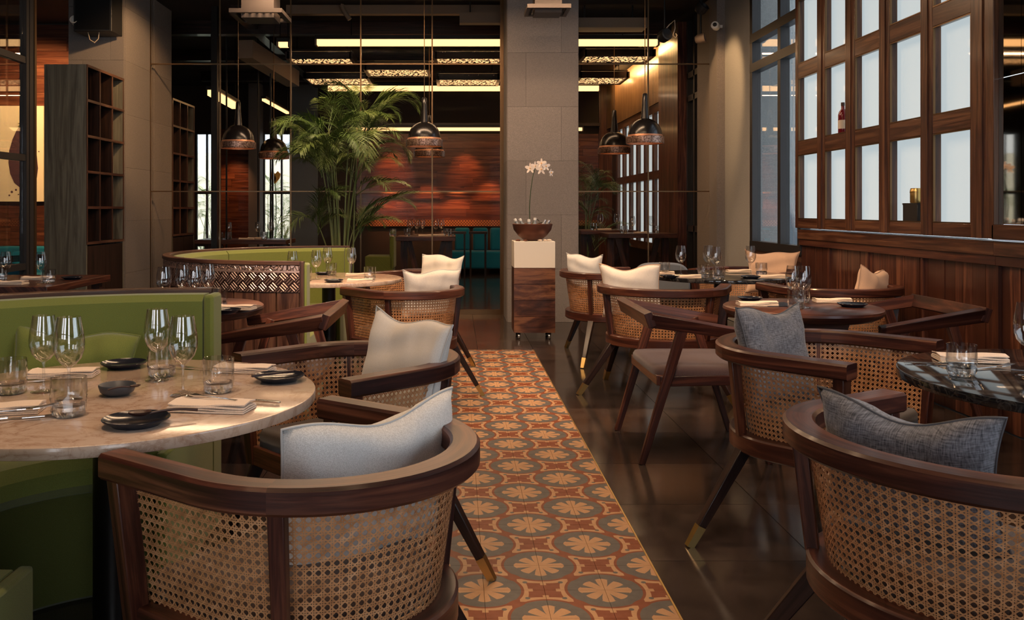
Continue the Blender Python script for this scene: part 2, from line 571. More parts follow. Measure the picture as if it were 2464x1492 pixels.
def copper_relief():
    """stamped copper: a scroll row over a diagonal basket weave"""
    m, nt, b = new_mat('stamped_copper')
    E.nt = nt
    uv = coord(nt, 'UV')
    sep = nt.nodes.new('ShaderNodeSeparateXYZ')
    nt.links.new(uv, sep.inputs[0])
    u, v = E(sep.outputs[0]), E(sep.outputs[1])
    k = 15.0
    p = (u + v) * k
    q = (u - v) * k
    chk = E.m('FLOORED_MODULO', E.m('FLOOR', p) + E.m('FLOOR', q), 2.0)
    s1 = E.m('SINE', p * (2 * PI * 3))
    s2 = E.m('SINE', q * (2 * PI * 3))
    weave = s1 * chk + s2 * (1 - chk)
    edge = (E.m('FRACT', p) - 0.5).abs().lt(0.44) * (E.m('FRACT', q) - 0.5).abs().lt(0.44)
    weave = (weave * 0.5 + 0.5) * edge
    vor = nt.nodes.new('ShaderNodeTexVoronoi')
    vor.feature = 'DISTANCE_TO_EDGE'
    vor.inputs['Scale'].default_value = 42.0
    nt.links.new(uv, vor.inputs['Vector'])
    scroll = E.m('MINIMUM', E(vor.outputs['Distance']) * 9.0, 1.0)
    up = v.gt(0.125)
    line = (v - 0.125).abs().lt(0.006)
    h = E.m('MAXIMUM', weave * (1 - up) + scroll * up, line)
    col = mixc(nt, h, (0.055, 0.022, 0.020), (0.74, 0.48, 0.38))
    nt.links.new(col, b.inputs['Base Color'])
    b.inputs['Metallic'].default_value = 0.85
    b.inputs['Roughness'].default_value = 0.34
    bump(nt, b, h, 0.7, 0.006)
    return m


M['stamped_copper'] = copper_relief()


def hammered():
    m, nt, b = new_mat('hammered_copper')
    E.nt = nt
    n = noise(nt, coord(nt, 'Object'), 60, 3)
    col = ramp(nt, n, [(0.35, (0.10, 0.05, 0.037)), (0.65, (0.52, 0.33, 0.25))])
    nt.links.new(col, b.inputs['Base Color'])
    b.inputs['Metallic'].default_value = 0.8
    b.inputs['Roughness'].default_value = 0.35
    bump(nt, b, n, 0.5, 0.006)
    return m


M['hammered_copper'] = hammered()


def lantern_mat():
    """backlit pierced metal sheet in the ceiling lantern"""
    m, nt, b = new_mat('pierced_lantern_sheet')
    E.nt = nt
    vor = nt.nodes.new('ShaderNodeTexVoronoi')
    vor.feature = 'DISTANCE_TO_EDGE'
    vor.inputs['Scale'].default_value = 16.0
    nt.links.new(coord(nt, 'Object'), vor.inputs['Vector'])
    hole = E(vor.outputs['Distance']).gt(0.13)
    b.inputs['Base Color'].default_value = (0.05, 0.03, 0.02, 1)
    b.inputs['Emission Color'].default_value = (1.0, 0.56, 0.24, 1)
    st = hole * 0.9
    nt.links.new(st.s, b.inputs['Emission Strength'])
    return m


M['lantern_sheet'] = lantern_mat()


def rattan_mat():
    m, nt, b = new_mat('rattan_band')
    E.nt = nt
    w = nt.nodes.new('ShaderNodeTexChecker')
    w.inputs['Scale'].default_value = 34
    w.inputs['Color1'].default_value = (0.40, 0.16, 0.05, 1)
    w.inputs['Color2'].default_value = (0.10, 0.03, 0.012, 1)
    nt.links.new(coord(nt, 'Object'), w.inputs['Vector'])
    nt.links.new(w.outputs['Color'], b.inputs['Base Color'])
    b.inputs['Roughness'].default_value = 0.6
    return m


M['rattan'] = rattan_mat()
for k in ('lantern_sheet', 'strip_light', 'lamp_bulb'):
    M[k].cycles.emission_sampling = 'NONE'

# ------------------------------------------------------------------ mesh helpers


class MB:
    def __init__(s):
        s.v, s.f, s.uv = [], [], []

    def add(s, verts, faces, uvs=None, mat=None):
        b = len(s.v)
        if mat is not None:
            verts = [mat @ Vector(p) for p in verts]
        s.v += [tuple(p) for p in verts]
        for i, f in enumerate(faces):
            s.f.append(tuple(b + k for k in f))
            s.uv.append(uvs[i] if uvs else [(verts[k][0] + verts[k][1] * .37, verts[k][2] + verts[k][1] * .6) for k in f])
        return s

    def box(s, c, size, rot=None):
        hx, hy, hz = size[0] / 2, size[1] / 2, size[2] / 2
        vs = [(x * hx, y * hy, z * hz) for z in (-1, 1) for y in (-1, 1) for x in (-1, 1)]
        fs = [(0, 2, 3, 1), (4, 5, 7, 6), (0, 1, 5, 4), (2, 6, 7, 3), (0, 4, 6, 2), (1, 3, 7, 5)]
        L = max(range(3), key=lambda k: size[k])
        o = [k for k in range(3) if k != L]
        off = (random.random() * 9, random.random() * 9)
        uvs = [[(vs[k][L] + off[0], vs[k][o[0]] + vs[k][o[1]] + off[1]) for k in f] for f in fs]
        m = Matrix.Translation(Vector(c))
        if rot is not None:
            m = m @ (rot.to_matrix().to_4x4() if isinstance(rot, Euler) else rot)
        return s.add(vs, fs, uvs, m)

    def bar(s, p0, p1, w0, h0, w1=None, h1=None, up=(0, 0, 1)):
        """tapered rectangular bar from p0 to p1; w across, h along 'up'"""
        w1 = w0 if w1 is None else w1
        h1 = h0 if h1 is None else h1
        p0, p1 = Vector(p0), Vector(p1)
        t = (p1 - p0).normalized()
        upv = Vector(up)
        sx = t.cross(upv)
        if sx.length < 1e-4:
            sx = t.cross(Vector((0, 1, 0)))
        sx.normalize()
        uz = sx.cross(t).normalized()
        vs = []
        for p, w, h in ((p0, w0, h0), (p1, w1, h1)):
            for a, b_ in ((-1, -1), (1, -1), (1, 1), (-1, 1)):
                vs.append(p + sx * (a * w / 2) + uz * (b_ * h / 2))
        L = (p1 - p0).length
        fs = [(3, 2, 1, 0), (4, 5, 6, 7)] + [(k, (k + 1) % 4, 4 + (k + 1) % 4, 4 + k) for k in range(4)]
        o = random.random() * 9
        uvs = [[(o, 0), (o, w0), (o + h0, w0), (o + h0, 0)], [(o, 0), (o, w1), (o + h1, w1), (o + h1, 0)]]
        for k in range(4):
            uvs.append([(o, k * .05), (o, k * .05 + .05), (o + L, k * .05 + .05), (o + L, k * .05)])
        return s.add(vs, fs, uvs)

    def lathe(s, prof, n=24, c=(0, 0, 0), ang0=0, rfun=None):
        vs, fs, uvs = [], [], []
        for i, (r, z) in enumerate(prof):
            for k in range(n):
                a = ang0 + 2 * PI * k / n
                rr = r * (rfun(i, k) if rfun else 1)
                vs.append((c[0] + rr * math.cos(a), c[1] + rr * math.sin(a), c[2] + z))
        for i in range(len(prof) - 1):
            for k in range(n):
                k2 = (k + 1) % n
                fs.append((i * n + k, i * n + k2, (i + 1) * n + k2, (i + 1) * n + k))
                u0, u1 = k / n, (k + 1) / n
                rr = max(prof[i][0], .01) * 6.28
                uvs.append([(u0 * rr, prof[i][1]), (u1 * rr, prof[i][1]), (u1 * rr, prof[i + 1][1]), (u0 * rr, prof[i + 1][1])])
        return s.add(vs, fs, uvs)

    def disc(s, r, z, n=24, c=(0, 0), up=True, ang0=0):
        vs = [(c[0] + r * math.cos(ang0 + 2 * PI * k / n), c[1] + r * math.sin(ang0 + 2 * PI * k / n), z) for k in range(n)]
        f = tuple(range(n)) if up else tuple(reversed(range(n)))
        return s.add(vs, [f], [[(vs[k][0], vs[k][1]) for k in f]])

    def tube(s, path, rad, n=8, cap=True):
        path = [Vector(p) for p in path]
        m = len(path)
        rads = [rad(i / (m - 1)) if callable(rad) else rad for i in range(m)]
        t0 = (path[1] - path[0]).normalized()
        nrm = t0.orthogonal().normalized()
        vs, fs, uvs = [], [], []
        L = 0
        Ls = []
        for i, p in enumerate(path):
            t = (path[min(i + 1, m - 1)] - path[max(i - 1, 0)]).normalized()
            nrm = (nrm - t * nrm.dot(t)).normalized()
            bi = t.cross(nrm)
            for k in range(n):
                a = 2 * PI * k / n
                vs.append(p + (nrm * math.cos(a) + bi * math.sin(a)) * rads[i])
            if i:
                L += (p - path[i - 1]).length
            Ls.append(L)
        for i in range(m - 1):
            for k in range(n):
                k2 = (k + 1) % n
                fs.append((i * n + k, i * n + k2, (i + 1) * n + k2, (i + 1) * n + k))
                uvs.append([(Ls[i], k * .01), (Ls[i], k * .01 + .01), (Ls[i + 1], k * .01 + .01), (Ls[i + 1], k * .01)])
        if cap:
            fs.append(tuple(reversed(range(n))))
            uvs.append([(0, 0)] * n)
            fs.append(tuple((m - 1) * n + k for k in range(n)))
            uvs.append([(L, 0)] * n)
        return s.add(vs, fs, uvs)

    def sweep(s, path, prof, cap=True):
        """path: list of (x, y, nx, ny, z); prof: closed list of (offset along n, dz)"""
        n = len(prof)
        vs, fs, uvs = [], [], []
        L, Ls = 0, []
        pl = [0]
        for k in range(n):
            a, b_ = prof[k], prof[(k + 1) % n]
            pl.append(pl[-1] + math.hypot(a[0] - b_[0], a[1] - b_[1]))
        for i, (x, y, nx, ny, z) in enumerate(path):
            if i:
                L += math.hypot(x - path[i - 1][0], y - path[i - 1][1])
            Ls.append(L)
            for o, dz in prof:
                vs.append((x + nx * o, y + ny * o, z + dz))
        for i in range(len(path) - 1):
            for k in range(n):
                k2 = (k + 1) % n
                fs.append((i * n + k, i * n + k2, (i + 1) * n + k2, (i + 1) * n + k))
                uvs.append([(Ls[i], pl[k]), (Ls[i], pl[k + 1]), (Ls[i + 1], pl[k + 1]), (Ls[i + 1], pl[k])])
        if cap:
            fs.append(tuple(reversed(range(n))))
            uvs.append([(prof[k][0], prof[k][1]) for k in reversed(range(n))])
            b0 = (len(path) - 1) * n
            fs.append(tuple(b0 + k for k in range(n)))
            uvs.append([(prof[k][0], prof[k][1]) for k in range(n)])
        return s.add(vs, fs, uvs)

    def mesh(s, name, mat, smooth=35, fix=True):
        me = bpy.data.meshes.new(name)
        me.from_pydata(s.v, [], s.f)
        uvl = me.uv_layers.new(name='UVMap')
        flat = [c for f in s.uv for uv in f for c in uv]
        uvl.data.foreach_set('uv', flat)
        if fix:
            bm = bmesh.new()
            bm.from_mesh(me)
            bmesh.ops.recalc_face_normals(bm, faces=bm.faces)
            bm.to_mesh(me)
            bm.free()
        if smooth:
            me.polygons.foreach_set('use_smooth', [True] * len(me.polygons))
            me.set_sharp_from_angle(angle=R(smooth))
        me.materials.append(mat)
        return me

    def build(s, name, mat, parent=None, loc=None, rot=None, smooth=35, bevel=0, fix=True):
        return link(name, s.mesh(name, mat, smooth, fix), parent, loc, rot, bevel=bevel)


def link(name, me, parent=None, loc=None, rot=None, scale=None, bevel=0):
    o = bpy.data.objects.new(name, me)
    COL.objects.link(o)
    if parent is not None:
        o.parent = parent
    if loc is not None:
        o.location = loc
    if rot is not None:
        o.rotation_euler = rot
    if scale is not None:
        o.scale = scale
    if bevel:
        md = o.modifiers.new('bevel', 'BEVEL')
        md.width = bevel
        md.segments = 2
        md.limit_method = 'ANGLE'
        md.angle_limit = R(40)
    return o


def tag(o, label, cat, group=None):
    o['label'] = label
    o['category'] = cat
    if group:
        o['group'] = group
    return o


def thing(name, label, cat, loc=(0, 0, 0), rz=0.0, group=None):
    o = bpy.data.objects.new(name, None)
    COL.objects.link(o)
    o.empty_display_size = 0.05
    o.location = loc
    o.rotation_euler = (0, 0, rz)
    return tag(o, label, cat, group)


def struct(o):
    o['kind'] = 'structure'
    return o


def struct_empty(name, loc=(0, 0, 0)):
    o = bpy.data.objects.new(name, None)
    COL.objects.link(o)
    o.location = loc
    return struct(o)


KIDS = {}


def copy_tree(o, parent=None):
    c = o.copy()
    COL.objects.link(c)
    if parent is not None:
        c.parent = parent
    for ch in [x for x in COL.objects if x.parent == o]:
        copy_tree(ch, c)
    return c


def dup(proto, label, loc, rz=None, group=None, scale=None):
    """proto: (root, used flag list); the first call places the prototype itself"""
    if not proto[1]:
        proto[1].append(1)
        o = proto[0]
    else:
        o = copy_tree(proto[0])
    o.location = loc
    if rz is not None:
        o.rotation_euler = (0, 0, rz)
    if scale is not None:
        o.scale = scale
    o['label'] = label
    if group:
        o['group'] = group
    return o


def rect_prof(w, h, b=0.006):
    """rounded rectangle profile centred on 0"""
    a, c = w / 2, h / 2
    return [(-a + b, -c), (a - b, -c), (a, -c + b), (a, c - b), (a - b, c), (-a + b, c), (-a, c - b), (-a, -c + b)]


def arc_path(r, a0, a1, n, z=0.0):
    return [(r * math.cos(a), r * math.sin(a), math.cos(a), math.sin(a), z) for a in [a0 + (a1 - a0) * k / n for k in range(n + 1)]]

# ================================================================== SETTING
YG = 10.47          # plane of the mirror wall, built see-through
XR = 3.12           # right wall
ZC = 3.80           # ceiling
YB = 18.0           # far wall of the room built as the mirror's reflection

# ---- floor: slab, stone tiles, cement tile runner
floor = struct(MB().box((-1.7, 3.2, -0.06), (9.9, 14.5, 0.1)).build('floor', M['grout'], smooth=0))
RXL, RXR = RX0 - 3 * TILE, RX0 + 2 * TILE        # runner edges
RY_END = RY0 + 24.7 * TILE
RYK0 = -11
tile_me = MB().box((0, 0, 0), (0.597, 0.597, 0.012)).mesh('floor_tile', M['floor_stone'], 0)


def stone_tile(x0, x1, y0, y1):
    o = link('floor_tile', tile_me, floor, ((x0 + x1) / 2, (y0 + y1) / 2, -0.006),
             scale=((x1 - x0 - .003) / .597, (y1 - y0 - .003) / .597, 1))


yy = 0.74
rows = []
while yy < YG:
    rows.append((yy, min(yy + 0.6, YG)))
    yy += 0.6
for j, (y0, y1) in enumerate(rows):
    x = RXR
    while x < XR - 0.05:
        stone_tile(x, min(x + 0.6, XR), y0, y1)
        x += 0.6
    x = RXL
    while x > -4.6:
        stone_tile(max(x - 0.6, -4.6), x, y0, y1)
        x -= 0.6
y0 = RY_END
while y0 < YG - .05:
    for k in range(2):
        xa = RXL + k * 0.5
        stone_tile(xa, xa + 0.5, y0, min(y0 + 0.6, YG))
    y0 += 0.6
runner_me = MB().box((0, 0, 0), (TILE - .0012, TILE - .0012, 0.013)).mesh('cement_tile', M['cement_tile'], 0)
for i in range(5):
    for j in range(RYK0, 25):
        cy = RY0 + (j + 0.5) * TILE
        sy = 1.0
        if cy + TILE / 2 > RY_END:
            sy = (RY_END - (cy - TILE / 2)) / TILE
            cy = (RY_END + cy - TILE / 2) / 2
        link('cement_tile', runner_me, floor, (RXL + (i + 0.5) * TILE, cy, -0.0055), scale=(1, sy, 1))
for x in (RXL, RXR):
    e = struct(MB().box((x, (0.7 + RY_END) / 2, -0.003), (0.006, RY_END - 0.7, 0.013)).build('trim_1', M['brass'], smooth=0))
floor2 = struct(MB().box((-1.7, 14.25, -0.06), (11.0, 7.6, 0.1)).build('reflected_floor', M['floor_stone'], smooth=0))  # floor of the room built as the mirror's reflection
tile2 = MB().box((0, 0, 0), (0.897, 0.897, 0.012)).mesh('floor_tile', M['floor_stone'], 0)
for i in range(7):
    for j in range(6):
        link('floor_tile', tile2, floor2, (-3.2 + i * 0.9, 10.98 + j * 0.9, -0.006))

# ---- ceiling with beams and ducts
ceiling = struct(MB().box((-1.95, 7.1, ZC + 0.05), (10.5, 22.6, 0.1)).build('ceiling', M['ceiling_dark'], smooth=0))
for k, yb in enumerate((11.9, 14.0, 16.2)):
    MB().box((-0.9, yb, ZC - 0.09), (7.6, 0.16, 0.18)).build('ceiling_beam', M['dark_wood'], ceiling, smooth=0)
for xb, y0, y1 in ((-2.75, 10.9, 17.5), (1.35, 10.9, 17.5)):
    MB().box((xb, (y0 + y1) / 2, ZC - 0.06), (0.14, y1 - y0, 0.12)).build('ceiling_beam', M['dark_wood'], ceiling, smooth=0)
duct_o = tag(MB().box(((700 + 1210 - 2 * CX) / 2 * 10.9 / F, 10.95, P(0, 25, 10.95).z), (2.75, 0.12, 0.11)).build('ventilation_duct', M['duct'], smooth=0),
             'long brown duct under the ceiling in the built reflection above the palm', 'duct')
duct_2 = tag(MB().box((0.47, 10.75, P(0, 45, 10.75).z), (0.86, 0.14, 0.13)).build('ventilation_duct', M['duct'], smooth=0),
             'short brown duct stub below the long duct beside the stone column', 'duct')
duct_3 = tag(MB().box((1.9, 10.95, P(0, 60, 10.95).z), (0.9, 0.3, 0.12)).build('ventilation_duct', M['duct'], smooth=0),
             'brown duct box in the built reflection right of the stone column', 'duct')
for dct, dx_, hh_ in ((duct_o, 0, 0), (duct_2, .47, 0), (duct_3, 1.9, 0)):
    yc = {duct_o: 10.95, duct_2: 10.75, duct_3: 10.95}[dct]
    zc_ = {duct_o: P(0, 25, 10.95).z, duct_2: P(0, 45, 10.75).z, duct_3: P(0, 60, 10.95).z}[dct]
    xc_ = {duct_o: (700 + 1210 - 2 * CX) / 2 * 10.9 / F, duct_2: .47, duct_3: 1.9}[dct]
    for sx in (-.3, .3):
        MB().box((xc_ + sx, yc, (zc_ + ZC) / 2), (.02, .02, ZC - zc_)).build('hanger', M['black_steel'], dct, smooth=0)
slope = MB()
pa, pb = P(590, 118, 11.6), P(705, 190, 13.6)
slope.bar(pa, pb, 0.20, 0.24)
tag(slope.build('sloped_duct', M['duct'], smooth=0), 'warmly lit sloping duct side in the built reflection left of the palm', 'duct')

# ---- walls
wall_left = struct(MB().box((-6.75, 4.2, 1.9), (0.1, 16.6, 3.9)).build('wall_left', M['plaster_dark'], smooth=0))
wall_rear = struct(MB().box((-1.7, -4.15, 1.9), (10.2, 0.1, 3.9)).build('wall_rear', M['plaster_dark'], smooth=0))


def plank_wall(parent, x0, x1, z0, z1, y, rowh, mat, mn=0.7, mx=1.6, axis='x', th=0.02):
    """horizontal boards of random length on a wall facing -Y"""
    z = z0
    while z < z1 - 0.01:
        h = min(rowh, z1 - z)
        x = x0
        first = True
        while x < x1 - 0.01:
            L = random.uniform(mn, mx) * (random.uniform(.3, 1) if first else 1)
            first = False
            if x + L > x1 - 0.25:
                L = x1 - x
            t = th + random.uniform(-.003, .003)
            MB().box(((x + x + L) / 2, y - t / 2, z + h / 2), (L - .003, t, h - .004)).build('plank', mat, parent, smooth=0)
            x += L
        z += rowh


# left alcove: board wall with the painting
wall_alcove = struct(MB().box((-5.4, 12.06, 1.9), (2.7, 0.1, 3.9)).build('wall_alcove', M['plaster_dark'], smooth=0))
plank_wall(wall_alcove, -6.7, -4.1, 0.0, 3.78, 12.0, 0.19, M['wall_plank_wood'])

# far wall of the room built as the mirror's reflection, piece by piece from left to right
wall_far = struct_empty('wall_far')


def xat(u, Y=YB):
    return (u - CX) * Y / F


def zat(v, Y=YB):
    return H - (v - CY) * Y / F


MB().box(((xat(700) + 3.4) / 2, YB + 0.06, 1.9), (3.4 - xat(700), 0.1, 3.9)).build('back_panel', M['plaster_dark'], wall_far, smooth=0)
MB().box(((-7.0 + xat(470)) / 2, YB + 0.06, 1.9), (xat(470) + 7.0, 0.1, 3.9)).build('back_panel', M['plaster_dark'], wall_far, smooth=0)
MB().box(((xat(527) + xat(606)) / 2, YB + 0.06, 1.9), (xat(606) - xat(527), 0.1, 3.9)).build('back_panel', M['plaster_dark'], wall_far, smooth=0)
zt = zat(318)
MB().box(((xat(470) + xat(527)) / 2, YB + 0.06, (zt + 3.9) / 2), (xat(527) - xat(470), 0.1, 3.9 - zt)).build('lintel', M['plaster_dark'], wall_far, smooth=0)
MB().box(((xat(633) + xat(700)) / 2, YB + 0.06, (zt + 3.9) / 2), (xat(700) - xat(633), 0.1, 3.9 - zt)).build('lintel', M['plaster_dark'], wall_far, smooth=0)
MB().box(((xat(606) + xat(633)) / 2, YB - 0.10, 1.9), (xat(633) - xat(606), 0.4, 3.9)).build('stone_pier', M['column_stone'], wall_far, smooth=0)
MB().box(((xat(700) + xat(765)) / 2, YB - 0.05, 1.9), (xat(765) - xat(700), 0.1, 3.9)).build('stone_pier', M['outer_stone'], wall_far, smooth=0)
plank_wall(wall_far, xat(527), xat(606), 0.1, 2.9, YB + 0.01, 0.16, M['wall_plank_wood'], .5, .8)
plank_wall(wall_far, xat(858), xat(1440), 0.95, zat(322), YB + 0.01, 0.155, M['wall_plank_wood'], .9, 1.8)
MB().box(((xat(858) + xat(1440)) / 2, YB - 0.03, zat(537)), (xat(1440) - xat(858), 0.03, 0.125)).build('rattan_band', M['rattan'], wall_far, smooth=0)
MB().box(((xat(858) + xat(1440)) / 2, YB - 0.12, zat(302)), (xat(1440) - xat(858), 0.22, 0.06)).build('cove_shelf', M['dark_wood'], wall_far, smooth=0)
MB().box(((xat(858) + xat(1440)) / 2, YB - 0.16, zat(464)), (xat(1440) - xat(858), 0.04, 0.03)).build('wall_rail', M['light_wood'], wall_far, smooth=0)
MB().box(((xat(1440) + 3.3) / 2, YB - .02, 1.9), (3.3 - xat(1440), 0.06, 3.9)).build('back_panel', M['wall_plank_wood'], wall_far, smooth=0)
for u, v in ((945, 420), (1030, 500), (1120, 425), (1180, 490), (940, 520), (1100, 520)):
    pt = P(u, v, YB)
    spot_light('wall_washer', (pt.x, YB - 0.55, pt.z + 0.75), (pt.x, YB, pt.z), 24, (1, 0.34, 0.12), 58, 0.9)
pt = P(566, 480, YB)
spot_light('wall_washer', (pt.x, YB - 0.6, pt.z + 1.0), (pt.x, YB, pt.z), 16, (1, 0.42, 0.16), 80, 0.9)

# far windows: frames with clear panes, garden outside
for n, (u0, u1, mull) in enumerate(((470, 527, (497,)), (633, 700, (655, 677)))):
    w = struct_empty('window_%d' % (4 + n))
    z0, z1 = 0.0, zt
    for u in (u0, u1) + mull:
        wd = 0.06 if u in (u0, u1) else 0.035
        MB().box((xat(u), YB + 0.05, (z0 + z1) / 2), (wd, 0.06, z1 - z0)).build('mullion', M['window_steel'], w, smooth=0)
    us = sorted((u0, u1) + mull)
    for v in (464, 320, 590):
        MB().box((xat((u0 + u1) / 2), YB + 0.05, zat(v)), (xat(u1) - xat(u0), 0.05, 0.05)).build('transom', M['window_steel'], w, smooth=0)
    for a, b_ in zip(us, us[1:]):
        MB().box((xat((a + b_) / 2), YB + 0.06, (z0 + z1) / 2), (xat(b_) - xat(a) - .04, 0.006, z1 - z0)).build('pane', M['pane_glass'], w, smooth=0)
struct(MB().box((-4.5, 24.0, -0.1), (9, 11.6, 0.1)).build('garden_ground', M['garden_ground'], smooth=0))
struct(MB().box((-4.8, 22.6, 1.3), (9, 0.15, 2.8)).build('garden_wall', M['garden_wall'], smooth=0))

# side walls of the room built as the mirror's reflection
wall_beyond_left = struct(MB().box((-6.3, 15.0, 1.9), (0.1, 6.2, 3.9)).build('wall_beyond_left', M['plaster_dark'], smooth=0))

# ---- stone columns
stone_tile_me = {}


def column(name_loc, x0, x1, y0, y1, bands, right=True, left=True):
    c = struct_empty('column', ((x0 + x1) / 2, (y0 + y1) / 2, 0))
    MB().box((0, 0, 1.9), (x1 - x0 - .02, y1 - y0 - .02, 3.8)).build('column_core', M['grout'], c, smooth=0)
    for j, (z0, z1) in enumerate(zip(bands, bands[1:])):
        split = (x1 - x0) * (0.26 if j % 2 == 0 else 0.76)
        for xa, xb in ((x0, x0 + split), (x0 + split, x1)):
            MB().box(((xa + xb) / 2 - (x0 + x1) / 2, y0 - (y0 + y1) / 2 + 0.005, (z0 + z1) / 2), (xb - xa - .002, 0.025, z1 - z0 - .002)).build('stone_tile', M['column_stone'], c, smooth=0)
        for sx, on in ((x0, left), (x1, right)):
            if on:
                d = 0.005 if sx == x0 else -0.005
                MB().box((sx + d - (x0 + x1) / 2, 0.008, (z0 + z1) / 2), (0.025, y1 - y0 - .018, z1 - z0 - .002)).build('stone_tile', M['column_stone'], c, smooth=0)
    return c


ZB = [zat(v, 9.77) for v in (775, 647, 517, 387, 257, 127, -3, -45)]
ZB[0] = 0.0
column('mid', P(1221, 0, 9.77).x, P(1391, 0, 9.77).x, 9.77, YG + .05, ZB)
column('left', -4.27, -3.66, 9.66, YG + .05, [0, .55, 1.13, 1.72, 2.31, 2.9, 3.49, 3.8])
column('beyond', -4.27, -3.66, YG + .12, 11.25, [0, .55, 1.13, 1.72, 2.31, 2.9, 3.49, 3.8])

# ---- right side: pier, steel window, lattice window, mirror, wainscot
pier = struct_empty('pier_right', (XR, 0, 0))
MB().box((0.14, 9.88, 1.9), (0.30, 1.22, 3.8)).build('pier_face', M['pier_stone'], pier, smooth=0)
MB().box((-0.055, 10.30, 1.9), (0.10, 0.30, 3.8)).build('pier_return', M['column_stone'], pier, smooth=0)
MB().box((0.14, 10.86, 1.9), (0.40, 0.56, 3.8)).build('pier_face', M['column_stone'], pier, smooth=0)

# steel framed window, two lights, clear glass
w1 = struct_empty('window_1')
YW0, YW1 = 7.92, 9.27
zs_b = zat(596, 8.6)
for y in (YW0 + 0.03, 8.44, YW1 - 0.03):
    MB().box((XR + 0.03, y, (zs_b + ZC) / 2), (0.09, 0.075, ZC - zs_b)).build('mullion', M['window_steel'], w1, smooth=0)
for z, h in ((zs_b, 0.09), (2.74, 0.09), (3.05, 0.09)):
    MB().box((XR + 0.03, (YW0 + YW1) / 2, z), (0.10, YW1 - YW0, h)).build('transom', M['window_steel'], w1, smooth=0)
for ya, yb in ((YW0 + .06, 8.41), (8.47, YW1 - .06)):
    for z0, z1 in ((zs_b + .04, 2.70), (2.78, 3.01), (3.09, ZC)):
        MB().box((XR + 0.04, (ya + yb) / 2, (z0 + z1) / 2), (0.006, yb - ya, z1 - z0)).build('pane', M['pane_glass'], w1, smooth=0)
struct(MB().box((XR + .02, (YW0 + YW1) / 2, zs_b / 2 - .02), (0.06, YW1 - YW0, zs_b - .04)).build('wall_under_window', M['walnut'], smooth=0))
outer = struct(MB().box((4.95, 10.9, 2.0), (3.2, 0.2, 4.4)).build('wall_outside', M['outer_stone'], smooth=0))

# lattice window with frosted panes
w2 = struct_empty('window_2')
stile = [7.92, 7.86, 7.44, 7.29, 6.90, 6.74, 6.35, 6.20, 5.78, 5.64, 5.22, 5.03]
rails_z = [(1.09, 1.172), (1.742, 1.862), (2.430, 2.555), (3.125, 3.25)]
panes_z = [(1.172, 1.742), (1.862, 2.430), (2.555, 3.125), (3.25, 3.80)]
XF = XR - 0.03


def lattice(win, stile, glass_x):
    for a, b_ in zip(stile[0::2], stile[1::2]):
        MB().box((XF, (a + b_) / 2, 2.445), (0.06, abs(a - b_), 2.71)).build('stile', M['lattice_wood'], win, bevel=.004)
        # raised centre bead on each stile
        if abs(a - b_) > .1:
            MB().box((XF - .032, (a + b_) / 2, 2.445), (0.012, abs(a - b_) * .34, 2.71)).build('stile_bead', M['lattice_wood'], win, smooth=0)
    for a, b_ in zip(stile[1::2], stile[2::2]):
        for z0, z1 in rails_z:
            MB().box((XF, (a + b_) / 2, (z0 + z1) / 2), (0.055, abs(a - b_), z1 - z0)).build('rail', M['lattice_wood'], win, bevel=.004)
            # sill ledge that carries the displayed things
            MB().box((XR + 0.008, (a + b_) / 2, z1 - .012), (0.022, abs(a - b_), .02)).build('ledge', M['lattice_wood'], win, smooth=0)
        for z0, z1 in panes_z:
            MB().box((glass_x, (a + b_) / 2, (z0 + z1) / 2), (0.008, abs(a - b_) + .14, z1 - z0 + .11)).build('frosted_pane', M['frosted_glass'], win, smooth=0)
            # thin brass bead round the pane
            bd = MB()
            bw = .008
            ym, yw, zm, zw = (a + b_) / 2, abs(a - b_), (z0 + z1) / 2, z1 - z0
            bd.box((XF - .02, ym, z0 + bw / 2), (.014, yw, bw)).box((XF - .02, ym, z1 - bw / 2), (.014, yw, bw))
            bd.box((XF - .02, ym - yw / 2 + bw / 2, zm), (.014, bw, zw - 2 * bw)).box((XF - .02, ym + yw / 2 - bw / 2, zm), (.014, bw, zw - 2 * bw))
            bd.build('pane_bead', M['bronze_trim'], win, smooth=0)


lattice(w2, stile, XR + 0.024)

# mirror panel nearer than the lattice, then further lattice toward the camera
wm = struct_empty('mirror_wall')
for z0, z1 in ((1.172, 2.0), (2.0, 2.83), (2.83, 3.8)):
    for ya, yb in ((4.10, 4.78), (4.78, 4.98), (3.40, 4.10)):
        MB().box((XR - 0.03, (ya + yb) / 2, (z0 + z1) / 2), (0.02, yb - ya - .004, z1 - z0 - .004)).build('mirror_panel', M['mirror'], wm, smooth=0)
MB().box((XR - .04, 5.005, 2.445), (0.06, 0.05, 2.71)).build('mirror_frame', M['lattice_wood'], wm, bevel=.004)
MB().box((XR - .04, 4.19, 1.13), (0.06, 1.62, 0.085)).build('mirror_frame', M['lattice_wood'], wm, bevel=.004)
w3 = struct_empty('window_3')
st3 = [3.40, 3.20, 2.78, 2.63, 2.21, 2.06, 1.64, 1.49, 1.07, 0.92, 0.5, 0.35]
lattice(w3, st3, XR + 0.024)

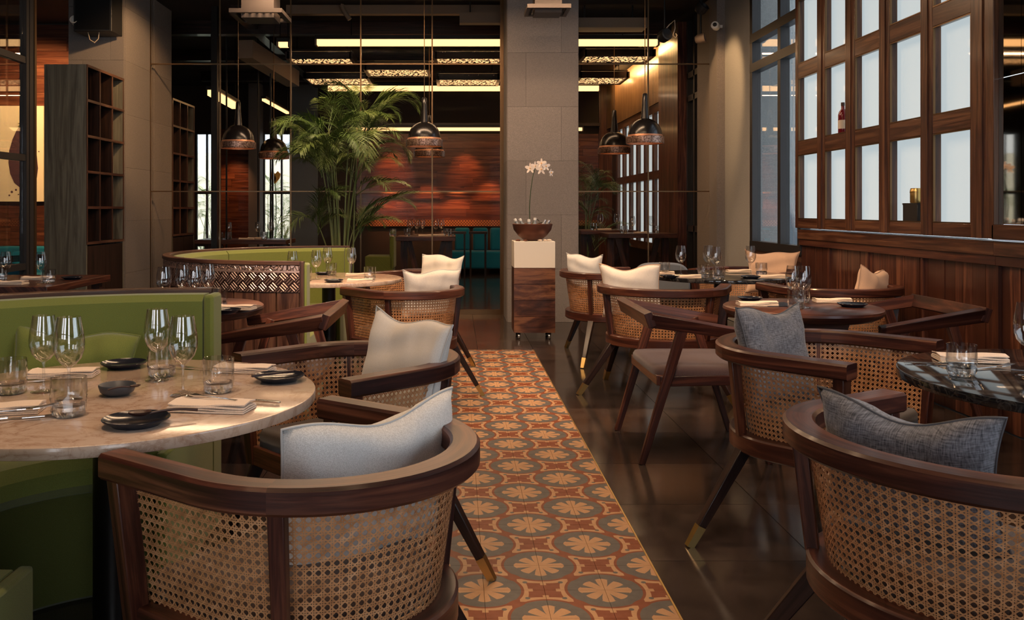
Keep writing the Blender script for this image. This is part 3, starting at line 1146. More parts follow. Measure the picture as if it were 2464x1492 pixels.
# wainscot of upright boards
wall_right = struct(MB().box((XR + .05, 3.6, 0.54), (0.06, 8.7, 1.08)).build('wall_right', M['dark_wood'], smooth=0))
struct(MB().box((XR + .2, -1.9, 1.9), (0.1, 4.5, 3.8)).build('wall_right_rear', M['plaster_dark'], smooth=0))
y = 7.92
k = 0
while y > 1.0:
    wdt = random.choice((.085, .10, .115, .13))
    t = random.uniform(.016, .024)
    MB().box((XR + .02 - t / 2, y - wdt / 2, 0.47), (t, wdt - .003, 0.94)).build('board', M['wainscot_wood'], wall_right, smooth=0)
    y -= wdt
for ya, yb in ((7.92, 5.03), (5.03, 1.0)):
    MB().box((XR - .005, (ya + yb) / 2, 0.965), (0.045, ya - yb, 0.06)).build('cap_rail', M['wainscot_wood'], wall_right, bevel=.003)
    MB().box((XR - .012, (ya + yb) / 2, 1.035), (0.055, ya - yb, 0.085)).build('cap_rail', M['lattice_wood'], wall_right, bevel=.003)
for yv in (7.3, 6.62, 5.85, 5.03):
    MB().box((XR - .008, yv, 0.47), (0.02, 0.022, 0.94)).build('batten', M['wainscot_wood'], wall_right, smooth=0)

# right wall of the built reflection: stone, window strip, lattice, timber
wbr = struct_empty('wall_beyond_right')
MB().box((XR + .12, 14.6, 1.9), (0.1, 7.2, 3.9)).build('back_panel', M['dark_wood'], wbr, smooth=0)
for y in (11.16, 11.5, 11.84):
    MB().box((XR + .03, y, 1.9), (0.07, 0.06, 3.8)).build('mullion', M['window_steel'], wbr, smooth=0)
for z in (1.0, 2.74, 3.05):
    MB().box((XR + .03, 11.5, z), (0.07, 0.7, 0.08)).build('transom', M['window_steel'], wbr, smooth=0)
for ya, yb in ((11.19, 11.47), (11.53, 11.81)):
    MB().box((XR + .05, (ya + yb) / 2, 2.3), (0.006, yb - ya, 2.6)).build('pane', M['pane_glass'], wbr, smooth=0)
MB().box((XR - .02, 12.45, 1.9), (0.2, 1.12, 3.8)).build('timber_panel', M['wainscot_wood'], wbr, smooth=0)
for k in range(7):
    ya = 13.15 + k * 0.62
    MB().box((XR, ya, 1.75), (0.06, 0.14, 2.3)).build('stile', M['lattice_wood'], wbr, smooth=0)
    if k < 6:
        for z0, z1 in ((0.72, 1.72), (1.86, 2.75)):
            MB().box((XR + .03, ya + .31, (z0 + z1) / 2), (0.01, 0.48, z1 - z0)).build('frosted_pane', M['frosted_glass'], wbr, smooth=0)
        for z in (0.66, 1.79, 2.82):
            MB().box((XR, ya + .31, z), (0.06, 0.48, 0.13)).build('rail', M['lattice_wood'], wbr, smooth=0)
y = 13.08
while y < 17.9:
    MB().box((XR - .03, y + .06, 3.33), (0.03, 0.117, 0.88)).build('frieze_board', M['light_wood'], wbr, smooth=0)
    y += 0.12
area_light('frieze_light', (2.80, 15.0, 3.72), (0, R(-60), 0), 0.06, 4.0, 26, (1, 0.58, 0.22))

# ---- mirror wall built as clear panes, its reflection modelled as a room behind
mirror_w = struct_empty('see_through_mirror')
xs = [-3.655, -2.82, -1.975, -1.14, -0.288, 0.53]
xs2 = [1.45, 2.29, 3.05]
zs = [0.0, 1.47, 2.99, ZC]
for X in (xs, xs2):
    for a, b_ in zip(X, X[1:]):
        for z0, z1 in zip(zs, zs[1:]):
            MB().box(((a + b_) / 2, YG, (z0 + z1) / 2), (b_ - a - .004, 0.006, z1 - z0 - .004)).build('glass_pane', M['see_through_mirror_glass'], mirror_w, smooth=0)
    for x in X:
        MB().box((x, YG - .002, ZC / 2), (0.016, 0.022, ZC)).build('glazing_bar', M['bronze_trim'], mirror_w, smooth=0)
    for z in zs[1:3] + [0.03]:
        MB().box(((X[0] + X[-1]) / 2, YG - .002, z), (X[-1] - X[0], 0.02, 0.014 if z > 0.1 else 0.06)).build('glazing_bar', M['bronze_trim'], mirror_w, smooth=0)
MB().box((P(1209, 0, YG).x, YG - .03, ZC / 2), (0.03, 0.05, ZC)).build('edge_post', M['bronze_trim'], mirror_w, smooth=0)

# ---- left glass screen in a steel frame (runs in depth)
scr = thing('glass_screen', 'tall glazed screen in a dark steel frame at the far left edge', 'screen', (-3.67, 0, 0))
for y, w_ in ((7.52, 0.07), (7.45, 0.05), (5.2, 0.06)):
    MB().box((0, y, 1.89), (0.06, w_ - .004, 3.78)).build('post', M['window_steel'], scr, smooth=0)
MB().box((0.012, 7.575, 1.89), (0.05, 0.035, 3.78)).build('post', M['bronze_trim'], scr, smooth=0)
for z in (P(0, 148, 7.5).z, P(0, 381, 7.5).z, P(0, 640, 7.5).z):
    MB().box((0, 6.33, z), (0.05, 2.2, 0.055)).build('transom', M['window_steel'], scr, smooth=0)
zz = [0.3, P(0, 640, 7.5).z, P(0, 381, 7.5).z, P(0, 148, 7.5).z, 3.77]
for z0, z1 in zip(zz, zz[1:]):
    MB().box((0, 6.33, (z0 + z1) / 2), (0.006, 2.18, z1 - z0 - .06)).build('pane', M['pane_glass'], scr, smooth=0)

# ---- rear wall windows (behind the camera, seen only in reflections)
for k, x in enumerate((-4.3, -1.9, 1.7)):
    w = struct_empty('window_%d' % (7 + k))
    for dx in (-.8, 0, .8):
        MB().box((x + dx, -3.85, 1.75), (0.07, 0.06, 2.75)).build('mullion', M['window_steel'], w, smooth=0)
    for z in (.4, 1.75, 3.1):
        MB().box((x, -3.85, z), (1.66, 0.06, 0.07)).build('transom', M['window_steel'], w, smooth=0)

# ================================================================== CHAIRS
def u_path(Rr, arm, n=28, z=0.0, m=4):
    """U shaped plan path, open toward +Y"""
    pts = []
    for k in range(m):
        pts.append((-Rr, arm * (1 - k / m), -1, 0, z))
    for k in range(n + 1):
        a = PI + PI * k / n
        pts.append((Rr * math.cos(a), Rr * math.sin(a), math.cos(a), math.sin(a), z))
    for k in range(1, m + 1):
        pts.append((Rr, arm * k / m, 1, 0, z))
    return pts


ARM = 0.295
CZ0, CZ1 = 0.40, 0.69
POST_A = R(60)


def cane_point(s, z):
    """s: signed arc length from the middle of the back (m), along the mid radius"""
    t = (z - CZ0) / (CZ1 - CZ0)
    Rr = 0.272 + 0.040 * t
    Rm = 0.292
    q = Rm * PI / 2
    if abs(s) <= q:
        a = -PI / 2 + s / Rm
        return Vector((Rr * math.cos(a), Rr * math.sin(a), z)), Vector((math.cos(a), math.sin(a), 0))
    e = abs(s) - q
    sg = 1 if s > 0 else -1
    return Vector((sg * Rr, e, z)), Vector((sg, 0, 0))


def cane_mesh(s0, s1):
    p = 0.0172
    mb = MB()
    H0, H1 = CZ0, CZ1

    def ribbon(pts, w, off):
        """pts: list of (s,z); flat strand of width w"""
        vs, fs = [], []
        for i, (s, z) in enumerate(pts):
            a = pts[max(i - 1, 0)]
            b_ = pts[min(i + 1, len(pts) - 1)]
            ds, dz = b_[0] - a[0], b_[1] - a[1]
            L = math.hypot(ds, dz)
            ns, nz = -dz / L, ds / L
            for sg in (-1, 1):
                c, nrm = cane_point(s + ns * w / 2 * sg, z + nz * w / 2 * sg)
                vs.append(c + nrm * off)
        for i in range(len(pts) - 1):
            fs.append((2 * i, 2 * i + 1, 2 * i + 3, 2 * i + 2))
        mb.add(vs, fs)
    n = int((s1 - s0) / p)
    p = (s1 - s0) / n
    for i in range(n + 1):
        for d in (-.0022, .0022):
            s = s0 + i * p + d
            if s0 <= s <= s1:
                ribbon([(s, H0), (s, (H0 + H1) / 2), (s, H1)], .0025, 0)
    m = int((H1 - H0) / p)
    ph = (H1 - H0) / m
    seg = max(4, int((s1 - s0) / .028))
    for j in range(m + 1):
        for d in (-.0022, .0022):
            z = H0 + j * ph + d
            if H0 <= z <= H1:
                ribbon([(s0 + (s1 - s0) * k / seg, z) for k in range(seg + 1)], .0025, .0008)
    # diagonals through the crossings
    for sgn in (1, -1):
        off = .0016 if sgn > 0 else -.0008
        for i in range(-m - 1, n + m + 2):
            # line s = s0 + (i + .5)*p + sgn*(z-H0)
            pts = []
            for k in range(13):
                z = H0 + (H1 - H0) * k / 12
                pts.append((s0 + (i + .5) * p + sgn * (z - H0) * p / ph, z))
            # clip to the panel
            q = []
            for (sa, za), (sb, zb) in zip(pts, pts[1:]):
                for t0 in (0, .5):
                    s_, z_ = sa + (sb - sa) * t0, za + (zb - za) * t0
                    if s0 <= s_ <= s1:
                        q.append((s_, z_))
            if s0 <= pts[-1][0] <= s1:
                q.append(pts[-1])
            if len(q) >= 2:
                ribbon(q[::2] + ([q[-1]] if len(q) % 2 == 0 else []), .0027, off)
    return mb


def make_tub():
    root = thing('tub_chair', 'x', 'chair')
    # arm and back rail in one sweep, in three glued lengths like the real one
    path = u_path(0.330, ARM, 32, 0.7125)
    prof = rect_prof(0.068, 0.055, 0.007)
    i1 = 4 + int(32 * 30 / 180)
    i2 = 4 + int(32 * 150 / 180)
    for a, b_ in ((0, i1), (i1, i2), (i2, len(path) - 1)):
        MB().sweep(path[a:b_ + 1], prof).build('arm_rail', M['rosewood'], root)
    # seat ring
    ring = u_path(0.285, 0.235, 28, 0.375)
    sr = MB()
    sr.sweep(ring, rect_prof(0.06, 0.07, 0.006))
    sr.build('seat_frame', M['rosewood'], root)
    MB().box((0, 0.235, 0.375), (0.56, 0.05, 0.07)).build('front_rail', M['rosewood'], root, bevel=.004)
    # seat cushion
    cu = MB()
    outline = [(p[0] * .90, p[1] * (.90 if p[1] < 0 else 1.0)) for p in u_path(0.285, 0.245, 20, 0)]
    rings = [(0.90, .395), (1.0, .41), (1.0, .455), (.96, .475), (.80, .485), (.4, .490)]
    vs, fs = [], []
    n = len(outline)
    for sc, z in rings:
        vs += [(x * sc, y * sc, z) for x, y in outline]
    for j in range(len(rings) - 1):
        for k in range(n):
            k2 = (k + 1) % n
            fs.append((j * n + k, j * n + k2, (j + 1) * n + k2, (j + 1) * n + k))
    fs.append(tuple((len(rings) - 1) * n + k for k in range(n)))
    cu.add(vs, fs)
    cu.build('seat_cushion', M['seat_fabric'], root, smooth=60)
    # cane panels
    q = 0.292 * PI / 2
    sb = 0.292 * POST_A
    for s0, s1 in ((-q - .245, -sb - .006), (-sb + .006, sb - .006), (sb + .006, q + .245)):
        c = cane_mesh(s0, s1).build('cane_panel', M['cane'], root, smooth=0, fix=False)
        c['kind'] = 'stuff'
    # posts and legs
    for sg in (-1, 1):
        a = -PI / 2 + sg * POST_A
        rd = Vector((math.cos(a), math.sin(a), 0))
        MB().bar(rd * .302 + Vector((0, 0, .40)), rd * .330 + Vector((0, 0, .69)), .030, .030, .034, .034, up=rd).build('back_post', M['rosewood'], root, bevel=.003)
        MB().bar((sg * .300, .245, .34), (sg * .330, .262, .69), .045, .035, .050, .038, up=(0, 1, 0)).build('front_post', M['rosewood'], root, bevel=.003)
        for p0, p1 in ((rd * .285 + Vector((0, 0, .36)), rd * .495), (Vector((sg * .285, .225, .36)), Vector((sg * .385, .335, 0)))):
            k = 0.20
            pm = p1 + (p0 - p1) * k
            leg = MB().bar(p0, pm, .048, .042, .032, .030, up=rd).build('leg', M['dark_wood'], root, bevel=.003)
            MB().bar(pm, p1, .0325, .0305, .027, .025, up=rd).build('brass_foot', M['brass'], leg)
    return root


tub = (make_tub(), [])
G_L = 'cane tub chairs on the left side'
G_R = 'cane tub chairs on the right side'


def place_tub(label, c, fdeg, group, wide=False):
    return dup(tub, label, (c[0], c[1], 0), R(fdeg - 90), group, (1.2, 1.02, 1) if wide else (1, 1, 1))


place_tub('cane tub chair in the left foreground turned back to the viewer, at the marble table', (-.31, 1.99), 145, G_L)
place_tub('cane tub chair between the runner and the marble table, second from the front', (-.35, 3.12), 223, G_L)
place_tub('cane tub chair seen from behind in front of the copper-banded booth', (-.31, 5.85), 128, G_L)
place_tub('farthest cane tub chair left of the aisle, behind the far marble table', (-.33, 7.15), 223, G_L)
place_tub('cane tub chair in the right foreground cut off by the picture edge', (1.19, 2.02), 30, G_R, True)
place_tub('cane tub chair with a grey cushion facing the near black table', (1.42, 3.43), -48, G_R, True)
place_tub('cane tub chair right of the aisle with its rounded back to the viewer', (1.40, 5.99), 68, G_R, True)
place_tub('rearmost cane tub chair right of the aisle beside the stone column', (1.25, 7.45), 0, G_R, True)
place_tub('cane tub chair under the steel window behind the far black table', (2.55, 7.58), 225, G_R, True)
place_tub('cane tub chair against the timber wainscot right of the far black table', (2.60, 6.00), 97, G_R, True)


def make_angular():
    """low wooden armchair with a mitred square rail, local +Y is the front"""
    root = thing('wooden_armchair', 'x', 'chair')
    zb, zf = 0.715, 0.63
    wb = 0.345
    # back rail: wide leaning board
    MB().bar((-wb - .022, -.300, zb), (wb + .022, -.300, zb), .040, .075, up=(0, -.35, 1)).build('back_rail', M['rosewood'], root, bevel=.003)
    for s in (-1, 1):
        MB().bar((s * wb, -.295, zb), (s * (wb - .01), .235, zf), .042, .070, .036, .048, up=(s * .25, 0, 1)).build('arm', M['rosewood'], root, bevel=.003)
        # slanting rear post runs from the arm down to the floor
        MB().bar((s * (wb - .01), -.135, .665), (s * (wb - .015), -.335, 0), .036, .050, .026, .032, up=(0, 1, 0)).build('rear_leg', M['rosewood'], root, bevel=.003)
        MB().bar((s * (wb - .015), .10, .645), (s * (wb - .02), .30, 0), .034, .046, .026, .030, up=(0, 1, 0)).build('front_leg', M['rosewood'], root, bevel=.003)
        MB().bar((s * (wb - .04), -.24, .405), (s * (wb - .04), .24, .415), .034, .05).build('side_rail', M['rosewood'], root, bevel=.003)
    for yy_ in (-.24, .24):
        MB().bar((-wb + .03, yy_, .41), (wb - .03, yy_, .41), .034, .05).build('cross_rail', M['rosewood'], root, bevel=.003)
    st = MB()
    n, prof = 10, [(1.0, .430), (1.0, .452), (.97, .468), (.85, .476), (.4, .480)]
    ol = []
    for k in range(4 * n):
        a = 2 * PI * k / (4 * n)
        ca, sa = math.cos(a), math.sin(a)
        e = 0.22
        ol.append((math.copysign(abs(ca) ** e, ca) * (wb - .03), math.copysign(abs(sa) ** e, sa) * .265))
    vs, fs = [], []
    m = len(ol)
    for sc, z in prof:
        vs += [(x * sc, y_ * sc, z) for x, y_ in ol]
    for j in range(len(prof) - 1):
        for k in range(m):
            k2 = (k + 1) % m
            fs.append((j * m + k, j * m + k2, (j + 1) * m + k2, (j + 1) * m + k))
    fs.append(tuple((len(prof) - 1) * m + k for k in range(m)))
    st.add(vs, fs).build('seat', M['plum_fabric'], root, smooth=60)
    return root


ang = (make_angular(), [])
G_A = 'wooden armchairs with square rails'
dup(ang, 'open wooden armchair with dark seat beside the tiled runner on the right', (1.25, 4.66, 0), R(-90), G_A)
dup(ang, 'open wooden armchair with square rail left of the runner by the booth', (-.935, 4.58, 0), R(90), G_A)
dup(ang, 'open wooden armchair with square rail against the timber wainscot', (2.42, 4.86, 0), R(90), G_A)


def lounge(label, loc, rz, mat, h=0.73, w=0.56):
    """upholstered chair with a rounded back; seen only above other furniture"""
    root = thing('upholstered_chair', label, 'chair', loc, rz, 'upholstered chairs beyond the cane chairs')
    b_ = MB()
    ol = []
    n = 20
    for k in range(n + 1):
        a = PI * k / n
        e = .5
        ol.append((math.copysign(abs(math.cos(a)) ** e, math.cos(a)) * w / 2, h - .28 + (math.sin(a) ** e) * .28))
    vs = [(x, -.25, z) for x, z in ol] + [(x, -.17, z) for x, z in ol]
    m = n + 1
    fs = [tuple(range(m)), tuple(reversed(range(m, 2 * m)))] + [(k, k + 1, m + k + 1, m + k) for k in range(n)] + [(n, 0, m, m + n)]
    b_.add(vs, fs).build('backrest', mat, root, bevel=.02)
    MB().box((0, .02, .40), (w, .5, .1)).build('seat', mat, root, bevel=.03)
    for sx in (-1, 1):
        for sy in (-1, 1):
            MB().bar((sx * w * .42, sy * .2, .36), (sx * w * .46, sy * .24, 0), .035, .035, .025, .025).build('leg', M['dark_wood'], root)
    return root


lounge('grey upholstered chair behind the far black table, only its rounded back showing', ((1580 - CX) * 8.9 / F, 8.9, 0), 0, M['grey_fabric'])
lounge('brown upholstered chair behind the far marble table, only its back showing', ((1012 - CX) * 8.3 / F, 8.3, 0), 0, M['plum_fabric'], .71)


# ================================================================== CUSHIONS
def cushion(label, c, w, h, yaw, pitch, mat, pip, th=0.13, dip=0.10, roll=0.0, seed=0, group='scatter cushions on the tub chairs'):
    """square cushion with pointed corners; local x width, z height, y thickness"""
    rnd = random.Random(seed)
    n = 22
    root = thing('cushion', label, 'cushion', c, 0, group)
    root.rotation_euler = (R(pitch), R(roll), R(yaw))
    vs, fs, uvs = [], [], []
    ph = [rnd.uniform(0, 6.28) for _ in range(6)]

    def edge(a, b_):
        # sides pull inward between the corners
        return 1 - dip * (1 - a * a) * abs(b_) ** 2
    for side in (-1, 1):
        for j in range(n + 1):
            for i in range(n + 1):
                a, b_ = 2 * i / n - 1, 2 * j / n - 1
                x = a * edge(b_, a) * w / 2
                z = b_ * edge(a, b_) * h / 2
                prof = ((1 - a ** 4) * (1 - b_ ** 4)) ** .55
                y = side * th / 2 * prof
                # creases running in from the edge
                y += side * .006 * prof * math.sin(7 * a + ph[0] + 2 * b_) * (0.3 + abs(b_))
                y += side * .004 * prof * math.sin(11 * b_ + ph[1] - 3 * a)
                z += .014 * math.sin(4.2 * a + ph[2]) * max(b_, 0)
                # pinched folds along the top seam
                for fc in (-.45, .2, .62):
                    y -= side * .014 * prof * math.exp(-((a - fc - .25 * (1 - b_)) / .07) ** 2) * max(b_, 0)
                y -= .035 * a * a        # ends wrap forward, following the round back
                vs.append((x, y, z))
    m = (n + 1) ** 2
    for s_ in (0, 1):
        for j in range(n):
            for i in range(n):
                q = [s_ * m + j * (n + 1) + i, s_ * m + j * (n + 1) + i + 1, s_ * m + (j + 1) * (n + 1) + i + 1, s_ * m + (j + 1) * (n + 1) + i]
                if s_:
                    q.reverse()
                fs.append(tuple(q))
                uvs.append([(vs[k][0], vs[k][2]) for k in q])
    mb = MB()
    mb.add(vs, fs, uvs)
    me = mb.mesh('cushion_body', mat, 0, fix=False)
    bm = bmesh.new()
    bm.from_mesh(me)
    bmesh.ops.remove_doubles(bm, verts=bm.verts, dist=.0006)
    bmesh.ops.recalc_face_normals(bm, faces=bm.faces)
    bm.to_mesh(me)
    bm.free()
    me.polygons.foreach_set('use_smooth', [True] * len(me.polygons))
    link('cover', me, root)
    idx = [i for i in range(n + 1)] + [j * (n + 1) + n for j in range(1, n + 1)] + [n * (n + 1) + i for i in range(n - 1, -1, -1)] + [j * (n + 1) for j in range(n - 1, 0, -1)]
    pts = [Vector(vs[k]) for k in idx]
    pts.append(pts[0])
    MB().tube(pts, .0032, 6, cap=False).build('piping', pip, root, smooth=60)
    return root


cushion('long pale grey cushion in the left foreground tub chair', (-.185, 2.035, .607), .50, .37, -136, -10, M['white_fabric'], M['piping_white'], .13, .05, 2, 1)
cushion('pale cushion standing in the tub chair beside the far half of the marble table', (-.175, 3.12, .672), .43, .42, -47, -16, M['cream_fabric'], M['piping_white'], .12, .12, 1, 2)
cushion('pale cushion in the tub chair before the copper-banded booth', (-.16, 6.0, .68), .42, .34, -160, -12, M['cream_fabric'], M['piping_white'], .12, .10, 2, 3)
cushion('pale cushion in the farthest left tub chair, rearmost of the left cushions', (-.12, 7.28, .70), .40, .36, -30, -12, M['cream_fabric'], M['piping_white'], .12, .1, 3, 4)
cushion('dark grey woven cushion in the right foreground tub chair', (1.045, 2.055, .640), .43, .32, 129, -10, M['charcoal_fabric'], M['piping_grey'], .14, .14, -1, 5)
cushion('dark grey square cushion in the tub chair facing the near black table', (1.25, 3.50, .675), .44, .40, 36.7, -14, M['charcoal_fabric'], M['piping_grey'], .12, .14, 4, 6)
cushion('cream cushion in the right tub chair turned back to the viewer', (1.20, 6.05, .685), .42, .37, 160, -10, M['cream_fabric'], M['piping_peach'], .12, .10, 2, 7)
cushion('white cushion in the rearmost right tub chair by the stone column', (1.07, 7.42, .70), .36, .37, 140, -8, M['white_fabric'], M['piping_white'], .12, .14, -3, 8)
cushion('peach cushion under the steel window behind the far black table', (2.78, 7.72, .70), .46, .40, -20, -10, M['peach_fabric'], M['piping_peach'], .12, .18, 0, 9)
cushion('peach cushion leaning in the tub chair against the timber wainscot', (2.86, 6.02, .67), .36, .36, -140, -8, M['peach_fabric'], M['piping_peach'], .12, .12, -6, 10)
cushion('green cushion leaning on the green booth back behind the wine glasses', (-1.42, 3.24, .62), .44, .38, 14, -14, M['green_fabric'], M['green_fabric'], .13, .10, 6, 11, 'cushions on the booth and sofas')


# ================================================================== CURVED BOOTHS
def make_booth():
    root = thing('curved_booth', 'x', 'banquette')
    a0, a1 = R(90), R(270)
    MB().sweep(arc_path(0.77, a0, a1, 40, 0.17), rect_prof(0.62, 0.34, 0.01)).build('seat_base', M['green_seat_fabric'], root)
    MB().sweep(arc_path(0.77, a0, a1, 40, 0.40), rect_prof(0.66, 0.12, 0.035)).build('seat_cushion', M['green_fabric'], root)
    for k in range(3):
        b0 = a0 + (a1 - a0) * k / 3 + .004
        b1 = a0 + (a1 - a0) * (k + 1) / 3 - .004
        MB().sweep(arc_path(1.055, b0, b1, 16, 0.66), rect_prof(0.12, 0.53, 0.025)).build('back_cushion', M['green_fabric'], root)
    MB().sweep(arc_path(1.118, a0, a1, 48, 0.47), rect_prof(0.012, 0.93, 0.002)).build('shell', M['light_wood'], root)
    # upright planks round the outside
    n = 25
    w = PI * 1.142 / n
    me = MB().box((0, 0, 0.375), (0.022, w - .009, 0.75)).mesh('plank', M['walnut'], 0)
    for k in range(n):
        a = a0 + (a1 - a0) * (k + .5) / n
        link('plank', me, root, (1.138 * math.cos(a), 1.138 * math.sin(a), 0), (0, 0, a))
    # stamped copper band and timber rim
    N = 64
    cb = MB()
    vs, fs, uvs = [], [], []
    zs_ = (0.752, 0.915)
    for k in range(N + 1):
        a = a0 + (a1 - a0) * k / N
        for z in zs_:
            for r in (1.124, 1.156):
                vs.append((r * math.cos(a), r * math.sin(a), z))
    for k in range(N):
        b_ = k * 4
        c = b_ + 4
        u0, u1 = 1.156 * PI * k / N, 1.156 * PI * (k + 1) / N
        fs.append((b_ + 1, c + 1, c + 3, b_ + 3))
        uvs.append([(u0, 0), (u1, 0), (u1, .163), (u0, .163)])
        fs.append((b_ + 2, b_ + 3, c + 3, c + 2))
        uvs.append([(u0, 0)] * 4)
        fs.append((b_ + 0, c + 0, c + 1, b_ + 1))
        uvs.append([(u0, 0)] * 4)
    cb.add(vs, fs, uvs)
    cb.build('copper_band', M['stamped_copper'], root)
    MB().sweep(arc_path(1.135, a0, a1, 64, 0.928), rect_prof(0.055, 0.026, 0.004)).build('top_rim', M['walnut'], root)
    # upholstered ends
    for sg in (1, -1):
        MB().box((0.018, sg * .775, 0.23), (0.035, 0.66, 0.46)).build('end_panel', M['green_fabric'], root, bevel=.01)
        MB().box((0.018, sg * 1.06, 0.46), (0.040, 0.13, 0.93)).build('end_panel', M['green_fabric'], root, bevel=.012)
        MB().box((0.012, sg * 1.138, 0.47), (0.026, 0.045, 0.94)).build('end_post', M['walnut'], root, bevel=.003)
    return root


booth = (make_booth(), [])
dup(booth, 'green upholstered curved booth behind the near marble table', (-.985, 2.42, 0), 0, 'curved green booths')
dup(booth, 'curved green booth with stamped copper band and plank outside, below the palm', (-.955, 6.5, 0), 0, 'curved green booths')


# ================================================================== TABLES
def disc_top(r, z0, z1, bev, n=72):
    mb = MB()
    prof = [(0.0001, z0), (r - bev, z0), (r - bev * .3, z0 + bev * .3), (r, z0 + bev), (r, z1 - bev), (r - bev * .3, z1 - bev * .3), (r - bev, z1), (0.0001, z1)]
    return mb.lathe(prof, n)


def pedestal(name, label, loc, r, top_mat, group):
    t = thing(name, label, 'table', loc, 0, group)
    disc_top(r, .722, .75, .004).build('table_top', top_mat, t)
    MB().lathe([(.0001, .018), (.055, .018), (.05, .04), (.05, .70), (.16, .705), (.16, .721), (.0001, .721)], 24).build('column', M['black_steel'], t)
    MB().lathe([(.0001, 0), (.27, 0), (.27, .010), (.25, .018), (.0001, .02)], 40).build('base', M['black_steel'], t)
    return t


MT1, MT3 = (-.95, 2.42), (-.945, 6.5)
BT1, BT3 = (1.955, 2.63), (2.05, 6.80)
pedestal('round_table', 'round cream marble table in the left foreground', (*MT1, 0), .555, M['cream_marble'], 'round marble tables')
pedestal('round_table', 'round cream marble table inside the copper-banded booth', (*MT3, 0), .54, M['cream_marble'], 'round marble tables')
tb = pedestal('round_table', 'round black marble table at the right edge of the picture', (*BT1, 0), .57, M['black_marble'], 'round black tables')
pedestal('round_table', 'round black marble table among the far right tub chairs', (*BT3, 0), .55, M['black_marble'], 'round black tables')


def wood_table(label, loc, r):
    t = thing('round_wooden_table', label, 'table', loc, 0, 'round wooden tables with rolled edges')
    mb = MB()
    prof = [(.0001, .685), (r - .12, .685), (r - .05, .693), (r - .012, .712), (r, .732), (r - .003, .744), (r - .012, .75), (.0001, .75)]
    mb.lathe(prof, 64).build('table_top', M['rosewood'], t)
    for k in range(4):
        a = R(45 + 90 * k)
        MB().bar((math.cos(a) * .12, math.sin(a) * .12, .684), (math.cos(a) * .30, math.sin(a) * .30, 0), .05, .045, .035, .03, up=(math.cos(a), math.sin(a), 0)).build('leg', M['rosewood'], t, bevel=.003)
    MB().box((0, 0, .665), (.34, .34, .035)).build('apron', M['rosewood'], t, smooth=0)
    return t


WT_R, WT_L = (1.82, 4.62), (-1.43, 4.66)
wood_table('round dark wood table between the two wooden armchairs on the right', (*WT_R, 0), .40)
wood_table('round dark wood table partly hidden behind the near green booth', (*WT_L, 0), .40)

rt = thing('rectangular_table', 'long dark wood table behind the booth at the far left edge', 'table', (-3.13, 6.27, 0))
MB().box((0, 0, .725), (.90, 1.06, .05)).build('table_top', M['rosewood'], rt, bevel=.004)
for sx in (-1, 1):
    for sy in (-1, 1):
        MB().bar((sx * .38, sy * .44, .70), (sx * .38, sy * .44, 0), .06, .06).build('leg', M['rosewood'], rt, smooth=0)


def trestle(label, xc, Y, w, d, z, n=2):
    t = thing('trestle_table', label, 'table', (xc, Y, 0), 0, 'trestle tables in the built reflection')
    MB().box((0, 0, z - .03), (w, d, .06)).build('table_top', M['rosewood'], t, bevel=.004)
    for sx in (-1, 1):
        MB().box((sx * (w / 2 - .09), 0, (z - .06) / 2), (.09, .09, z - .06)).build('leg', M['rosewood'], t, smooth=0)
        MB().bar((sx * w * .30, 0, z - .07), (sx * w * .08, 0, .06), .06, .07).build('brace', M['rosewood'], t, smooth=0)
    MB().box((0, 0, .05), (w - .2, .08, .08)).build('stretcher', M['rosewood'], t, smooth=0)
    return t


YT = 11.8
PT = {}
for key, label, u0, u1, vt, Yt in (
        ('mid', 'dark trestle table in the built reflection beside the palm, under the middle lamp', 953, 1096, 569, 11.8),
        ('right', 'dark trestle table in the built reflection right of the stone column', 1462, 1628, 562, 11.8),
        ('right2', 'second dark trestle table in the built reflection, hard beside the stone column', 1396, 1530, 554, 12.7),
        ('left', 'dark trestle table in the built reflection left of the palm', 470, 690, 577, 11.9)):
    z = zat(vt, Yt)
    x0, x1 = xat(u0, Yt), xat(u1, Yt)
    trestle(label, (x0 + x1) / 2, Yt + .3, x1 - x0, .7, z)
    PT[key] = (Yt, z)

# ================================================================== TABLEWARE
def make_wine():
    root = thing('wine_glass', 'x', 'wine glass')
    out = [(.0001, .0), (.034, .0), (.034, .0018), (.012, .004), (.0045, .010), (.0036, .03), (.0036, .075), (.006, .084), (.018, .092), (.030, .106), (.0375, .128), (.0385, .146), (.036, .172), (.0315, .197), (.0290, .213)]
    inn = [(.0280, .213), (.0305, .197), (.035, .172), (.0375, .146), (.0365, .128), (.029, .107), (.017, .0935), (.0001, .090)]
    MB().lathe(out[:8], 24).build('stem_and_foot', M['glass'], root, smooth=70)
    MB().lathe(out[7:] + inn, 28).build('bowl', M['glass'], root, smooth=70)
    return root


def make_tumbler():
    root = thing('tumbler', 'x', 'tumbler')
    n = 24

    def rf(i, k):
        if 2 <= i <= 5:
            return 1 + (.045 if (k + (i % 2) * 2) % 4 == 0 else -.025)
        return 1
    MB().lathe([(.0001, 0), (.034, .0), (.039, .006), (.041, .018), (.041, .032), (.042, .046), (.0425, .056), (.0425, .095), (.0412, .0955), (.0400, .095), (.0400, .05)], n, rfun=rf).build('glass_wall', M['tumbler_glass'], root, smooth=20)
    MB().lathe([(.0001, .001), (.033, .001), (.0375, .007), (.0385, .018), (.0385, .030), (.030, .024), (.0001, .021)], n, rfun=lambda i, k: 1 + (.03 if 1 < i < 5 and (k + (i % 2) * 2) % 4 == 0 else -.02)).build('solid_base', M['cut_glass'], root, smooth=15)
    return root


